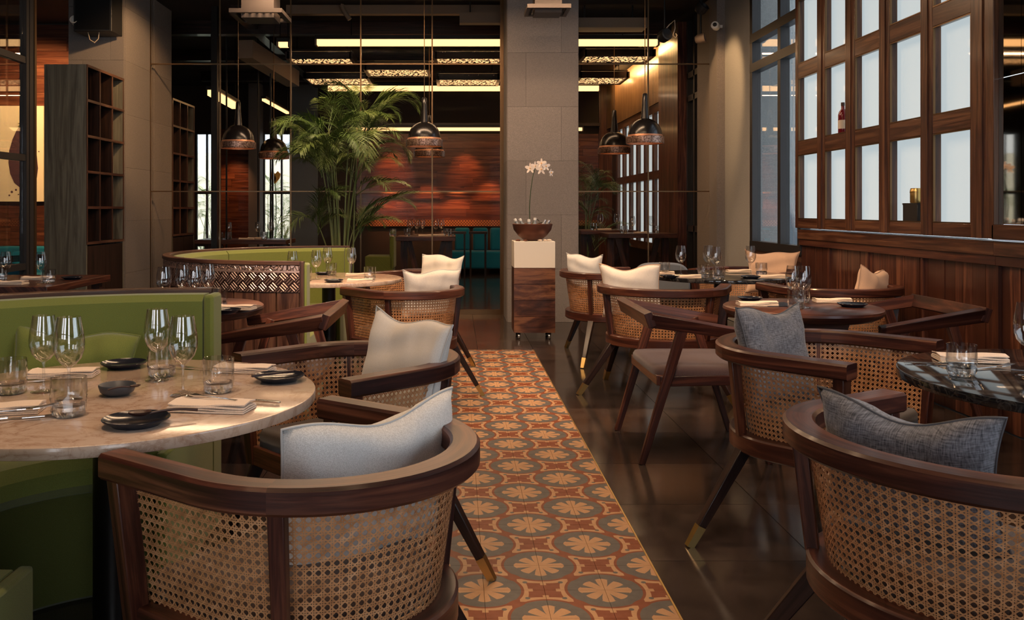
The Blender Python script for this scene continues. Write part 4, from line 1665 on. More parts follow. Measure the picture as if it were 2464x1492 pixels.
def make_plate(r):
    root = thing('small_plate', 'x', 'plate')
    MB().lathe([(.0001, .003), (r * .62, .003), (r * .64, 0), (r * .70, 0), (r * .72, .004), (r * .96, .013), (r, .017), (r * .985, .0185), (r * .93, .016), (r * .70, .0085), (.0001, .0075)], 48).build('dish', M['plate_glaze'], root, smooth=50)
    return root


def make_napkin():
    root = thing('napkin', 'x', 'napkin')
    prof = []
    w, t = .052, .0035
    zz = .0004
    layers = [(-w, w), (w, -w * .9), (-w * .9, w * .85), (w * .85, -w * .8)]
    # zig-zag fold with thickness
    up, lo = [], []
    z = 0.001
    mb = MB()
    for i, (a, b_) in enumerate(layers):
        vs, fs, uvs = [], [], []
        N = 14
        for k in range(N + 1):
            s = k / N - .5
            flare = 1.0 + .25 * s
            lift = .004 * math.sin(6 * s + i) * (i + 1) / 4 + .006 * (abs(s) * 2) ** 3 * (i / 4)
            for x in (min(a, b_), (a + b_) / 2, max(a, b_)):
                for dz in (0, t):
                    vs.append((x * flare, s * .21, z + dz + max(lift, 0) + (.0015 * i if x == (a + b_) / 2 else 0)))
        for k in range(N):
            q = k * 6
            for j in (0, 2):
                fs.append((q + j + 1, q + j + 3, q + j + 9, q + j + 7))
                fs.append((q + j, q + j + 6, q + j + 8, q + j + 2))
            fs.append((q, q + 1, q + 7, q + 6))
            fs.append((q + 4, q + 10, q + 11, q + 5))
        fs += [(0, 2, 3, 1), (2, 4, 5, 3)]
        q = N * 6
        fs += [(q, q + 1, q + 3, q + 2), (q + 2, q + 3, q + 5, q + 4)]
        uvs = [[(vs[k][0], vs[k][1]) for k in f] for f in fs]
        mb.add(vs, fs, uvs)
        z += t + .0012
    mb.build('folded_cloth', M['napkin'], root, smooth=50)
    return root


def flat_shape(outline, z, t):
    n = len(outline)
    vs = [(x, y, z(x, y)) for x, y in outline] + [(x, y, z(x, y) + t) for x, y in outline]
    fs = [tuple(reversed(range(n))), tuple(range(n, 2 * n))] + [(k, (k + 1) % n, n + (k + 1) % n, n + k) for k in range(n)]
    return vs, fs


def make_fork():
    root = thing('fork', 'x', 'fork')
    mb = MB()
    zf = lambda x, y: .003 + .010 * max(0, (y - .02) / .09) ** 2
    hand = [(-.005, -.10), (.005, -.10), (.0045, -.06), (.0025, .0), (.003, .02), (.0105, .035), (.0115, .05), (-.0115, .05), (-.0105, .035), (-.003, .02), (-.0025, .0), (-.0045, -.06)]
    mb.add(*flat_shape(hand, zf, .0022))
    mb.build('handle', M['cutlery'], root, smooth=0)
    for k in range(4):
        x = -.0095 + k * .00633
        MB().add(*flat_shape([(x - .0016, .05), (x + .0016, .05), (x + .0008, .093), (x - .0008, .093)], zf, .0018)).build('tine', M['cutlery'], root, smooth=0)
    return root


def make_knife():
    root = thing('knife', 'x', 'knife')
    zf = lambda x, y: .002
    MB().add(*flat_shape([(-.005, -.11), (.005, -.11), (.006, -.05), (.0045, .0), (-.0045, .0), (-.006, -.05)], zf, .006)).build('handle', M['cutlery'], root, bevel=.0015)
    MB().add(*flat_shape([(-.005, .0), (.0045, .0), (.0085, .03), (.0085, .08), (.004, .105), (-.005, .11)], zf, .0018)).build('blade', M['cutlery'], root, smooth=0)
    return root


def make_spoon():
    root = thing('wooden_spoon', 'x', 'spoon')
    zf = lambda x, y: .0
    pts = [Vector((0, -.08 + .11 * k / 8, .010 + .006 * math.sin(k / 8 * 3))) for k in range(9)]
    MB().tube(pts, lambda t: .0042 - .001 * t, 8).build('handle', M['spoon_wood'], root, smooth=60)
    mb = MB().lathe([(.0001, -.006), (.010, -.004), (.0165, .001), (.0175, .005), (.0155, .005), (.009, 0), (.0001, -.002)], 20)
    mb.v = [(x, y * 1.5 + .052, z + .012) for x, y, z in mb.v]
    mb.build('spoon_bowl', M['spoon_wood'], root, smooth=60)
    return root


def make_sauce():
    root = thing('sauce_bowl', 'x', 'bowl')
    MB().lathe([(.0001, 0), (.030, 0), (.044, .010), (.049, .026), (.0475, .030), (.045, .029), (.040, .014), (.028, .007), (.0001, .006)], 36).build('dish', M['bowl_glaze'], root, smooth=50)
    return root


wine = (make_wine(), [])
tumb = (make_tumbler(), [])
plate = (make_plate(.075), [])
napk = (make_napkin(), [])
fork = (make_fork(), [])
knife = (make_knife(), [])
spoon = (make_spoon(), [])
sauce = (make_sauce(), [])
ZT = 0.7505
G_W, G_T, G_P, G_N, G_C = 'wine glasses', 'water tumblers', 'small dark plates', 'folded napkins', 'cutlery'


def wg(label, u, v, z=ZT, s=1.0):
    return dup(wine, label, T(u, v, z), random.random() * 6, G_W, (s, s, s))


def tg(label, u, v, z=ZT, s=1.0):
    return dup(tumb, label, T(u, v, z), random.random() * 6, G_T, (s, s, s))


def pg(label, u, v, z=ZT, s=1.0):
    return dup(plate, label, T(u, v, z), 0, G_P, (s, s, 1))


def ng(label, u, v, rz, z=ZT, s=1.0):
    return dup(napk, label, T(u, v, z), R(rz), G_N, (s, s, s))


# near marble table
wg('tall wine glass at the left of the marble table, rear of the left pair', 105, 943)
wg('wine glass in front at the left of the marble table, behind the front tumbler', 166, 962, s=1.04)
wg('rear wine glass of the right pair on the near marble table', 378, 916)
wg('wine glass at the right of the near marble table, front of the right pair', 440, 952, s=1.02)
tg('tumbler cut by the left picture edge on the marble table', 26, 946)
tg('front tumbler on the marble table, nearest the viewer', 165, 1000)
tg('tumbler behind the stem of the middle wine glass on the marble table', 389, 905)
tg('tumbler on the right side of the near marble table', 526, 943)
pg('dark plate at the front of the marble table with a wooden spoon on it', 328, 1022, s=1.04)
pg('dark plate at the right rim of the marble table with chopsticks on it', 672, 916)
pg('dark plate at the back of the marble table before the booth', 298, 884, s=.95)
dup(sauce, 'small dark sauce bowl in the middle of the marble table', T(282, 950, ZT), 0, 'sauce bowls')
dup(spoon, 'wooden spoon lying on the front dark plate of the marble table', T(392, 1003, ZT + .014), R(112), 'wooden spoons')
dup(spoon, 'wooden spoon resting in the small sauce bowl on the marble table', T(300, 938, ZT + .022), R(-52), 'wooden spoons', (.55, .55, .55))
ng('folded napkin at the right front of the near marble table', 512, 985, 80, s=.95)
ng('folded napkin at the back right of the near marble table, by the tub chair', 590, 893, 78, s=.85)
ng('folded napkin at the back left of the marble table behind the wine glasses', 155, 905, 95, s=.9)
ng('folded napkin at the left picture edge of the marble table', 5, 992, 100, s=.9)
dup(fork, 'steel fork beside the front napkin of the near marble table', T(498, 958, ZT + .022), R(62), G_C)
dup(knife, 'steel knife beside the right front napkin of the near marble table', T(585, 966, ZT + .002), R(72), G_C)
dup(fork, 'steel fork at the left edge of the near marble table', T(40, 990, ZT + .024), R(-62), G_C)
dup(fork, 'steel fork behind the right tumbler on the near marble table', T(480, 890, ZT), R(70), G_C)
dup(fork, 'steel fork behind the left tumbler on the near marble table', T(62, 922, ZT), R(-60), G_C)
dup(knife, 'steel knife at the left edge of the near marble table', T(20, 1010, ZT), R(-66), G_C)
ch = MB()
pa, pb = T(606, 905, ZT + .020), T(706, 893, ZT + .020)
d_ = (pb - pa)
tag(ch.bar(pa, pb, .009, .006, .006, .005).build('chopstick', M['spoon_wood'], smooth=0), 'dark chopsticks laid across the right plate of the marble table', 'chopsticks')

# marble table in the booth
for lab, u, v in (('leftmost wine glass in the copper-banded booth, half hidden by the copper band', 704, 676), ('wine glass second from the left on the far marble table', 761, 672),
                  ('rear wine glass of the pair on the far marble table', 788, 661), ('wine glass at the right on the far marble table', 846, 662)):
    wg(lab, u, v)
for lab, u, v in (('tumbler at the left on the far marble table beside the copper band', 736, 676), ('tumbler behind the wine glasses on the far marble table', 797, 662), ('tumbler at the right rim of the far marble table', 890, 674)):
    tg(lab, u, v)
pg('dark plate at the front of the far marble table', 803, 679, s=.9)
pg('dark plate between the wine glasses at the back of the far marble table', 778, 661, s=.85)
ng('folded napkin at the front right of the far marble table', 868, 678, 82, s=.85)
ng('folded napkin at the back of the far marble table', 862, 664, 84, s=.85)
dup(fork, 'steel fork behind the napkins of the far marble table', T(822, 668, ZT), R(60), G_C)

# wood table behind the near booth
for lab, x, y in (('leftmost of four wine glasses whose bowls show above the near booth', -1.50, 4.50), ('second from the left of four wine glasses above the near booth', -1.455, 4.66),
                  ('third from the left of four wine glasses above the near booth', -1.36, 4.56), ('rightmost of four wine glasses above the near booth', -1.335, 4.72)):
    dup(wine, lab, (x, y, ZT), 1, G_W)
tg('tumbler just right of the green booth end on the wooden table', 527, 738)
ng('folded napkin on the wooden table right of the near booth end', 566, 744, 80, s=.95)
pg('dark plate on the wooden table at the near booth end', 545, 752, s=.95)

# right wooden table
wg('left wine glass of the close pair on the right wooden table', 1908, 737)
wg('right wine glass of the close pair on the right wooden table', 1934, 741, s=1.02)
tg('tumbler below the wine glass pair on the right wooden table', 1916, 743)
ng('folded napkin at the left of the right wooden table', 1822, 735, 85, s=.95)
ng('folded napkin at the right of the right wooden table', 2003, 727, 82, s=.9)
pg('dark plate at the right rim of the right wooden table', 2051, 738)
pg('dark plate at the back left of the right wooden table', 1805, 723, s=.9)
tg('tumbler behind the stem of the right pair of wine glasses', 1930, 728)
MB_mat = thing('place_mat', 'dark square mat on the right wooden table under the glass pair', 'place mat', T(1868, 733, ZT))
MB().box((0, 0, .0015), (.16, .20, .003)).build('mat_sheet', M['plate_glaze'], MB_mat, smooth=0)

# far black table
for lab, u, v in (('leftmost wine glass on the far black table, tall against the dark post', 1638, 661), ('rear glass of the overlapping wine glasses on the far black table', 1704, 660),
                  ('front glass of the overlapping wine glasses on the far black table', 1722, 666), ('rightmost wine glass on the far black table, before the stone pier', 1806, 662)):
    wg(lab, u, v, s=1.06)
for lab, u, v in (('tumbler at the left of the far black table beside the cream cushion', 1599, 660), ('left tumbler of the pair under the overlapping wine glasses', 1693, 668),
                  ('right tumbler of the pair under the overlapping wine glasses', 1729, 672), ('tumbler at the right of the far black table by the peach cushion', 1832, 662)):
    tg(lab, u, v)
for lab, u, v, a in (('folded napkin at the left rim of the far black table', 1592, 660, 86), ('folded napkin at the front of the far black table', 1655, 668, 80),
                     ('folded napkin at the back of the far black table', 1778, 655, 88), ('folded napkin at the right of the far black table', 1856, 668, 78)):
    ng(lab, u, v, a, s=.9)
pg('dark plate at the left front of the far black table', 1612, 668, s=.95)
pg('dark plate at the right front of the far black table', 1806, 670, s=.95)

# near black table
tg('tumbler alone on the near black table at the right edge', 2314, 903)
wg('wine glass cut by the right picture edge on the near black table', 2474, 905, s=1.05)
ng('folded napkin on the near black table behind the tumbler', 2335, 868, 76, s=1.0)
dup(knife, 'steel knife on the near black table left of the tumbler', T(2258, 876, ZT), R(84), G_C)
dup(fork, 'steel fork on the near black table right of the tumbler', T(2385, 886, ZT), R(-70), G_C)
bd_ = thing('serving_board', 'round dark wood board at the back rim of the near black table', 'board', (2.20, 3.03, ZT))
MB().lathe([(.0001, 0), (.165, 0), (.175, .008), (.175, .018), (.165, .022), (.0001, .022)], 48).build('board_disc', M['rosewood'], bd_)

# long table far left
for lab, u, v in (('wine glass near the left picture edge on the long wooden table', 14, 679), ('wine glass before the steel post on the long wooden table', 99, 680)):
    wg(lab, u, v)
tg('tumbler beside the napkin on the long wooden table at the left', 118, 681)
tg('tumbler at the very left picture edge on the long wooden table', 2, 676)
ng('front folded napkin on the long wooden table at the left', 26, 684, 84)
ng('rear folded napkin on the long wooden table at the left', 92, 673, 84)
pg('dark plate at the right end of the long wooden table', 174, 672)

# tables of the built reflection
seats = [('mid', 'the trestle table by the palm', (988, 1003, 1014, 1049, 1062), (946, 979, 1075, 1085), (1025, 1050)),
         ('right', 'the trestle table right of the column', (1517, 1571), (1497, 1506, 1589), (1545,)),
         ('right2', 'the small trestle table beside the column', (1441, 1487), (1427,), (1455,)),
         ('left', 'the trestle table left of the palm', (556, 616, 641), (531, 545, 627, 637), (592, 605))]
ORD = ['first', 'second', 'third', 'fourth', 'fifth']
for key, where, ws, ts, ns in seats:
    Yt, z = PT[key]
    z += .0008
    for k, u in enumerate(ws):
        dup(wine, '%s wine glass from the left on %s' % (ORD[k], where), (xat(u, Yt + .2), Yt + .08 + .22 * (k % 3), z), 0, G_W, (1.1, 1.1, 1.1))
    for k, u in enumerate(ts):
        dup(tumb, '%s tumbler from the left on %s' % (ORD[k], where), (xat(u, Yt + .1), Yt + .05 + .15 * (k % 3), z), k, G_T, (1.05, 1.05, 1.05))
    for k, u in enumerate(ns):
        dup(napk, '%s folded napkin from the left on %s' % (ORD[k], where), (xat(u, Yt + .05), Yt + .09 + .2 * k, z), R(88), G_N)
tray = thing('wooden_tray', 'low wooden tray on the trestle table by the palm', 'tray', (xat(1030, 12.2), 12.2, PT['mid'][1]))
MB().box((0, 0, .01), (.42, .2, .02)).build('tray_base', M['light_wood'], tray, smooth=0)
for sx in (-1, 1):
    MB().box((sx * .2, 0, .04), (.02, .2, .05)).build('tray_side', M['light_wood'], tray, smooth=0)

# ================================================================== SHELF UNIT
def cubby(label, x0, x1, y0, y1, ztop, zbase):
    t = thing('cubby_shelf', label, 'shelf', (0, 0, 0), 0, 'tall cubby shelves')
    w, d = x1 - x0, y1 - y0
    MB().box(((x0 + x1) / 2, y0 + .012, ztop / 2), (w, .024, ztop)).build('end_panel', M['grey_wood'], t, smooth=0)
    MB().box(((x0 + x1) / 2, y1 - .012, ztop / 2), (w, .024, ztop)).build('end_panel', M['grey_wood'], t, smooth=0)
    MB().box((x0 + .01, (y0 + y1) / 2, ztop / 2), (.02, d - .05, ztop)).build('back_panel', M['shaded_cubby_wood'], t, smooth=0)
    MB().box(((x0 + x1) / 2, (y0 + y1) / 2, ztop - .012), (w, d - .05, .024)).build('top_panel', M['shaded_cubby_wood'], t, smooth=0)
    rows = 5
    for k in range(rows):
        z = zbase + (ztop - zbase) * k / rows
        MB().box(((x0 + x1) / 2, (y0 + y1) / 2, z), (w - .004, d - .05, .024)).build('shelf_board', M['shaded_cubby_wood'], t, smooth=0)
    for k in (1, 2):
        y_ = y0 + d * k / 3
        MB().box(((x0 + x1) / 2 - .001, y_, (ztop + zbase) / 2), (w - .008, .018, ztop - zbase - .03)).build('divider', M['shaded_cubby_wood'], t, smooth=0)
    for k in range(rows + 1):
        z = min(zbase + (ztop - zbase) * k / rows, ztop - .012)
        MB().box((x1 + .004, (y0 + y1) / 2, z), (.012, d - .004, .026)).build('lit_edge_strip', M['walnut'], t, smooth=0)  # light on the front edges put into paler added strips
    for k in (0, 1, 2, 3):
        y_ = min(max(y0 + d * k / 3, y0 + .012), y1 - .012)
        MB().box((x1 + .003, y_, (ztop + zbase) / 2), (.010, .020, ztop - zbase)).build('lit_edge_strip', M['walnut'], t, smooth=0)
    for k in range(2):
        ya = y0 + .026 + (d - .052) * k / 2
        MB().box((x1 - .011, ya + (d - .052) / 4, (zbase - .02) / 2), (.022, (d - .052) / 2 - .005, zbase - .04)).build('cupboard_door', M['shaded_cubby_wood'], t, smooth=0)
    return t


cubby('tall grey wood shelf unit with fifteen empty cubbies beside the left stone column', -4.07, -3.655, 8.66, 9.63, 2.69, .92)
cubby('second tall cubby shelf in the built reflection right of the left stone column', -4.07, -3.655, 11.28, 12.22, 2.69, .92)

# ================================================================== PAINTING AND SOFA IN THE ALCOVE
pt = thing('aubergine_painting', 'large cream painting of an aubergine on the board wall', 'painting', (0, 11.95, 0))
x0, x1 = xat(-90, 11.95), xat(106, 11.95)
z0, z1 = zat(485, 11.95), zat(255, 11.95)
MB().box(((x0 + x1) / 2, 0, (z0 + z1) / 2), (x1 - x0, .03, z1 - z0)).build('canvas', M['paint_cream'], pt, smooth=0)


def flat_outline(pts, y, th=.004):
    n = len(pts)
    vs = [(xat(u, 11.95), y, zat(v, 11.95)) for u, v in pts] + [(xat(u, 11.95), y - th, zat(v, 11.95)) for u, v in pts]
    fs = [tuple(range(n)), tuple(reversed(range(n, 2 * n)))] + [(k, (k + 1) % n, n + (k + 1) % n, n + k) for k in range(n)]
    return MB().add(vs, fs)


egg = [(52, 300), (66, 302), (76, 318), (84, 345), (90, 375), (93, 405), (90, 428), (80, 445), (66, 454), (50, 452), (36, 440), (26, 418), (22, 392), (24, 362), (32, 335), (42, 313)]
flat_outline(egg, -.016).build('aubergine_body', M['paint_purple'], pt, smooth=0)
flat_outline([(44, 306), (50, 300), (44, 297), (54, 296), (60, 284), (64, 296), (72, 300), (68, 306)], -.0205).build('aubergine_calyx', M['paint_green'], pt, smooth=0)
for k, (u, v, r) in enumerate(((30, 462, 3), (40, 457, 2.5), (52, 461, 2), (24, 470, 2), (62, 459, 2.5), (46, 468, 1.6), (95, 365, 1.5))):
    flat_outline([(u + r * math.cos(a), v + r * math.sin(a)) for a in [k2 * PI / 4 for k2 in range(8)]], -.0155).build('paint_splash', M['paint_purple'], pt, smooth=0)

sf = thing('teal_sofa', 'teal upholstered sofa below the aubergine painting', 'sofa', (-5.45, 11.4, 0))
MB().box((0, .42, .40), (2.3, .16, .72)).build('backrest', M['teal_fabric'], sf, bevel=.03)
MB().box((0, .0, .26), (2.3, .75, .30)).build('seat', M['teal_fabric'], sf, bevel=.03)
MB().box((0, .0, .06), (2.2, .7, .1)).build('plinth', M['dark_wood'], sf, smooth=0)
cushion('teal cushion seen past the wine glass at the far left edge', (xat(40, 9.3), 9.3, .56), .30, .24, 10, -10, M['teal_fabric'], M['teal_fabric'], .12, .08, 4, 21, 'cushions on the booth and sofas')
ah = thing('wooden_bench', 'dark wood bench with a lit curved back at the far left edge', 'bench', (xat(20, 9.6), 9.6, 0))
path = [Vector((-.55 + 1.0 * k / 10, .18 - .10 * (k / 10) ** 2, .66 + .07 * math.sin(k / 10 * 1.4))) for k in range(11)]
mbx = MB()
for a, b_ in zip(path, path[1:]):
    mbx.bar(a, b_, .05, .07)
mbx.build('back_rail', M['rosewood'], ah)
MB().box((0, -.05, .40), (1.0, .45, .06)).build('seat', M['dark_wood'], ah, smooth=0)
for sx in (-.45, .45):
    for sy in (-.22, .14):
        MB().box((sx, sy, .19), (.05, .05, .38)).build('leg', M['dark_wood'], ah, smooth=0)
MB().box((-.45, .15, .54), (.04, .04, .26)).build('back_post', M['dark_wood'], ah, smooth=0)
MB().box((.40, .09, .54), (.04, .04, .28)).build('back_post', M['dark_wood'], ah, smooth=0)

# teal sofa in the far room
fs_ = thing('teal_sofa', 'teal sofa along the lit timber wall in the built reflection', 'sofa', (xat(1165), YB - .55, 0))
MB().box((0, 0, .26), (1.5, .7, .34)).build('seat', M['teal_fabric'], fs_, bevel=.03)
for k, u in enumerate((1112, 1155, 1196)):
    MB().box((xat(u) - xat(1165), .32, .65), (.30, .16, .46)).build('back_cushion', M['teal_fabric'], fs_, bevel=.04)
for k, (u, lab) in enumerate(((1100, 'small dark side table before the teal sofa in the built reflection, left one'), (1150, 'small dark side table before the teal sofa in the built reflection, right one'))):
    sx = xat(u, 16.6)
    s_ = thing('side_table', lab, 'table', (sx, 16.6, 0), 0, 'side tables in the built reflection')
    zt_ = zat(560, 16.6)
    MB().box((0, 0, zt_), (.34, .34, .04)).build('table_top', M['dark_wood'], s_, smooth=0)
    for dx in (-.14, .14):
        for dy in (-.14, .14):
            MB().box((dx, dy, zt_ / 2 - .01), (.03, .03, zt_ - .02)).build('leg', M['dark_wood'], s_, smooth=0)
gb = thing('green_bench', 'green upholstered bench end in the built reflection beside the palm', 'bench', (xat(915, 14.5), 14.5, 0))
MB().box((0, 0, .27), (.45, .6, .45)).build('seat', M['green_fabric'], gb, bevel=.02)
MB().box((.21, 0, .60), (.07, .6, .62)).build('backrest', M['green_fabric'], gb, bevel=.02)

# ================================================================== TROLLEY, BOWL, ORCHID
YK = 8.45
tx0, tx1 = xat(1237, YK), xat(1336, YK)
tr = thing('serving_trolley', 'wooden trolley with a white block top before the stone column', 'trolley', ((tx0 + tx1) / 2, YK + .19, 0))
wk = tx1 - tx0
zw0, zw1, zw2 = .065, zat(645, YK), zat(581, YK)
hb = (zw1 - zw0) / 4
for k in range(4):
    MB().box((0, -.18, zw0 + hb * (k + .5)), (wk, .02, hb - .004)).build('drawer_front', M['figured_wood'], tr, smooth=0)
MB().box((0, .01, (zw0 + zw1) / 2), (wk, .35, zw1 - zw0)).build('cabinet_body', M['figured_wood'], tr, smooth=0)
MB().box((0, 0, (zw1 + zw2) / 2), (wk, .38, zw2 - zw1)).build('white_block', M['white_lacquer'], tr, bevel=.003)
for sx in (-1, 1):
    for sy in (-1, 1):
        w_ = MB().lathe([(.0001, -.012), (.028, -.012), (.03, -.006), (.03, .006), (.028, .012), (.0001, .012)], 20)
        w_.v = [(z, x, y) for x, y, z in w_.v]
        c_ = w_.build('caster', M['cutlery'], tr, (sx * (wk / 2 - .05), sy * .14, .031))
        MB().box((0, 0, .025), (.03, .03, .022)).build('caster_fork', M['black_steel'], c_, smooth=0)
bxc, byc = (tx0 + tx1) / 2 - .005, YK + .19
bw = thing('copper_bowl', 'broad hammered brown bowl on the white trolley top', 'bowl', (bxc, byc, zw2))
MB().lathe([(.0001, 0), (.07, 0), (.085, .006), (.14, .05), (.185, .11), (.198, .165), (.192, .168), (.178, .112), (.13, .05), (.075, .015), (.0001, .012)], 48).build('bowl_shell', M['bowl_copper'], bw, smooth=50)
MB().lathe([(.0001, .10), (.165, .10), (.165, .102), (.0001, .115)], 32).build('ice_fill', M['soil'], bw)
for k, (dx, dy, ax, ay, lab) in enumerate(((-.165, 0, -.5, 0, 'leftmost white-capped bottle in the brown bowl'), (-.11, -.03, -.45, 0, 'second white-capped bottle from the left in the brown bowl'),
                                           (-.045, -.06, -.05, 0, 'dark upright bottle neck left of the middle in the brown bowl'), (.02, -.06, .05, 0, 'white bottle neck in the middle of the brown bowl'),
                                           (.12, -.03, .4, 0, 'silver bottle neck right in the brown bowl'), (.165, 0, .5, 0, 'rightmost silver bottle cap in the brown bowl'))):
    b_ = thing('bottle', lab, 'bottle', (bxc + dx * .8, byc + dy, zw2 + .135), 0, 'bottles in the bowl')
    b_.rotation_euler = (0, ax, 0)
    hh = .085 if k in (0, 1, 3) else .07
    MB().lathe([(.0001, 0), (.024, 0), (.022, .025), (.013, .045), (.012, hh), (.0001, hh)], 16).build('neck', M['bottle_glass_dark'], b_)
    MB().lathe([(.0001, hh - .018), (.0145, hh - .018), (.0145, hh + .006), (.0001, hh + .008)], 16).build('cap', M['white_plastic'] if k < 4 else M['bottle_foil'], b_)
oc = thing('orchid', 'white orchid spray rising from the brown bowl before the stone column', 'orchid', (bxc - .02, byc + .02, zw2 + .11))
base = P(1273, 545, byc)
pts = []
for (u, v) in ((1273, 540), (1274, 500), (1277, 460), (1282, 425), (1288, 405), (1298, 399), (1312, 402), (1324, 415)):
    p = P(u, v, byc) - oc.location
    pts.append(p)
pts[0] = Vector((0, 0, 0))
# smooth the stem
fine = []
for a, b_ in zip(pts, pts[1:]):
    for k in range(4):
        fine.append(a.lerp(b_, k / 4))
fine.append(pts[-1])
MB().tube(fine, lambda t: .0045 - .0025 * t, 8).build('flower_stem', M['orchid_leaf'], oc, smooth=60)
for k, (u, v, s_, yw) in enumerate(((1276, 405, .055, -.3), (1287, 400, .05, .4), (1302, 408, .055, .2), (1303, 393, .05, -.2), (1313, 400, .05, .5), (1325, 416, .04, .9))):
    c = P(u, v, byc - .03) - oc.location
    petals = MB()
    for j in range(5):
        a = PI / 2 + j * 2 * PI / 5
        wd = .62 if j in (1, 4) else .40
        ol = []
        for m in range(10):
            q = 2 * PI * m / 10
            lx, ly = .5 + .5 * math.cos(q), math.sin(q) * wd * .5
            ol.append((lx * math.cos(a) - ly * math.sin(a), -.12 * lx * lx - .02 * j, lx * math.sin(a) + ly * math.cos(a)))
        vs = [(x * s_, y_ * s_, z * s_) for x, y_, z in ol] + [(x * s_, y_ * s_ - .0015, z * s_) for x, y_, z in ol]
        petals.add(vs, [tuple(range(10)), tuple(reversed(range(10, 20)))] + [(m, (m + 1) % 10, 10 + (m + 1) % 10, 10 + m) for m in range(10)])
    fl = petals.build('flower', M['petal'], oc, c, (0, 0, yw), smooth=0)
    MB().lathe([(.0001, -.006), (.006, -.003), (.007, .003), (.0001, .007)], 10).build('lip', M['petal_core'], fl, (0, -.01, 0))
for k, (dx, dz, rot) in enumerate(((.13, .07, 0), (.08, .10, .2), (-.10, -.02, PI), (.05, .03, -.5))):
    n = 10
    vs, fs = [], []
    for j in range(n + 1):
        t_ = j / n
        wd = .026 * math.sin(PI * min(t_ * .9 + .1, 1)) + .001
        vs += [(dx * t_ * 1.2, -wd, dz * math.sin(t_ * 2.2)), (dx * t_ * 1.2, 0, dz * math.sin(t_ * 2.2) - .006), (dx * t_ * 1.2, wd, dz * math.sin(t_ * 2.2))]
    for j in range(n):
        fs += [(3 * j, 3 * j + 1, 3 * j + 4, 3 * j + 3), (3 * j + 1, 3 * j + 2, 3 * j + 5, 3 * j + 4)]
    MB().add(vs, fs).build('leaf', M['orchid_leaf'], oc, (0, 0, 0), (0, 0, rot), smooth=60, fix=False)
for k, (dx, dy, sc) in enumerate(((-.15, -.13, 1.0), (-.08, -.15, .8), (.06, -.15, .9), (.11, -.14, .7), (.15, -.13, 1.0))):
    tag(MB().lathe([(.0001, 0), (.022 * sc, .003), (.028 * sc, .010), (.016 * sc, .018), (.0001, .02)], 12).build('seashell', M['napkin' if k > 1 else 'bowl_copper'], None, (bxc + dx, byc + dy, zw2)),
        ['brown shell at the left front of the white trolley top', 'small brown shell left of the bowl foot on the trolley', 'pale shell in front of the bowl on the trolley', 'small pale shell right of the bowl foot on the trolley', 'pale shell at the right front corner of the trolley top'][k], 'shell', 'shells on the trolley')

# ================================================================== PALM
def frond(length, droop, nl, seed, leaf_len=.34):
    """arching feather leaf along +X, base at origin"""
    rnd = random.Random(seed)
    mb = MB()
    pts = []
    n = 12
    ang = R(78)
    p = Vector((0, 0, 0))
    for k in range(n + 1):
        pts.append(p.copy())
        a = ang - droop * (k / n) ** 1.4
        p += Vector((math.cos(a), 0, math.sin(a))) * length / n
    mb.tube(pts, lambda t: .005 * (1 - .8 * t), 4, cap=False)
    for k in range(nl):
        t = .18 + .82 * k / (nl - 1)
        i = min(int(t * n), n - 1)
        q = pts[i].lerp(pts[i + 1], t * n - i)
        tan = (pts[i + 1] - pts[i]).normalized()
        L = leaf_len * math.sin(PI * (.22 + .68 * t)) * rnd.uniform(.75, 1.1)
        for sg in (-1, 1):
            d = (tan * .85 + Vector((0, sg, 0)) * .62 + Vector((0, 0, rnd.uniform(-.15, .15)))).normalized()
            side = d.cross(Vector((0, 0, 1)))
            if side.length < .01:
                side = Vector((0, 1, 0))
            side.normalize()
            w = .0052
            b_ = q + d * L * .45 + Vector((0, 0, .008))
            c = q + d * L + Vector((0, 0, -.16 * L))
            up = Vector((0, 0, .002))
            mb.add([q, b_ - side * w, b_ + up, b_ + side * w, c], [(0, 1, 2), (0, 2, 3), (1, 4, 2), (2, 4, 3)])
    return mb


def palm(label, loc, scale, n_st, seed, leafm, group=None, pot=True, name='areca_palm', hmax=1.75, nl=24, lean=.30):
    rnd = random.Random(seed)
    root = thing(name, label, 'palm', loc, 0, group)
    root.scale = (scale,) * 3
    if pot:
        MB().lathe([(.0001, 0), (.19, 0), (.21, .02), (.26, .42), (.27, .45), (.25, .45), (.24, .40), (.0001, .40)], 36).build('pot', M['pot'], root)
        MB().lathe([(.0001, .401), (.239, .401), (.239, .403), (.0001, .41)], 24).build('soil', M['soil'], root)
    meshes = [frond(rnd.uniform(.65, .85), rnd.uniform(1.0, 2.3), nl, seed * 10 + k).mesh('frond', leafm, 0, fix=False) for k in range(7)]
    for s in range(n_st):
        a = rnd.uniform(0, 2 * PI)
        r0 = rnd.uniform(.02, .15)
        h = rnd.choice((.45, .7, .8, .9, 1.0)) * rnd.uniform(.9, 1.05) * hmax
        ln = rnd.uniform(.1, 1.0) * lean
        b0 = Vector((r0 * math.cos(a), r0 * math.sin(a), .40 if pot else 0))
        pts = []
        for k in range(9):
            t = k / 8
            pts.append(b0 + Vector((math.cos(a) * ln * t * t, math.sin(a) * ln * t * t, (h - .4) * t)))
        MB().tube(pts, lambda t: .011 - .005 * t, 6, cap=False).build('cane_stem', M['palm_stem'], root, smooth=60)
        for k in range(rnd.choice((4, 5, 5, 6))):
            fa = a + rnd.uniform(-2.4, 2.4)
            sc = rnd.uniform(.6, 1.0)
            link('frond', rnd.choice(meshes), root, pts[-1] - Vector((0, 0, .03 * k)), (rnd.uniform(-.3, .3), rnd.uniform(-.05, .75), fa), (sc, sc, sc))
    return root


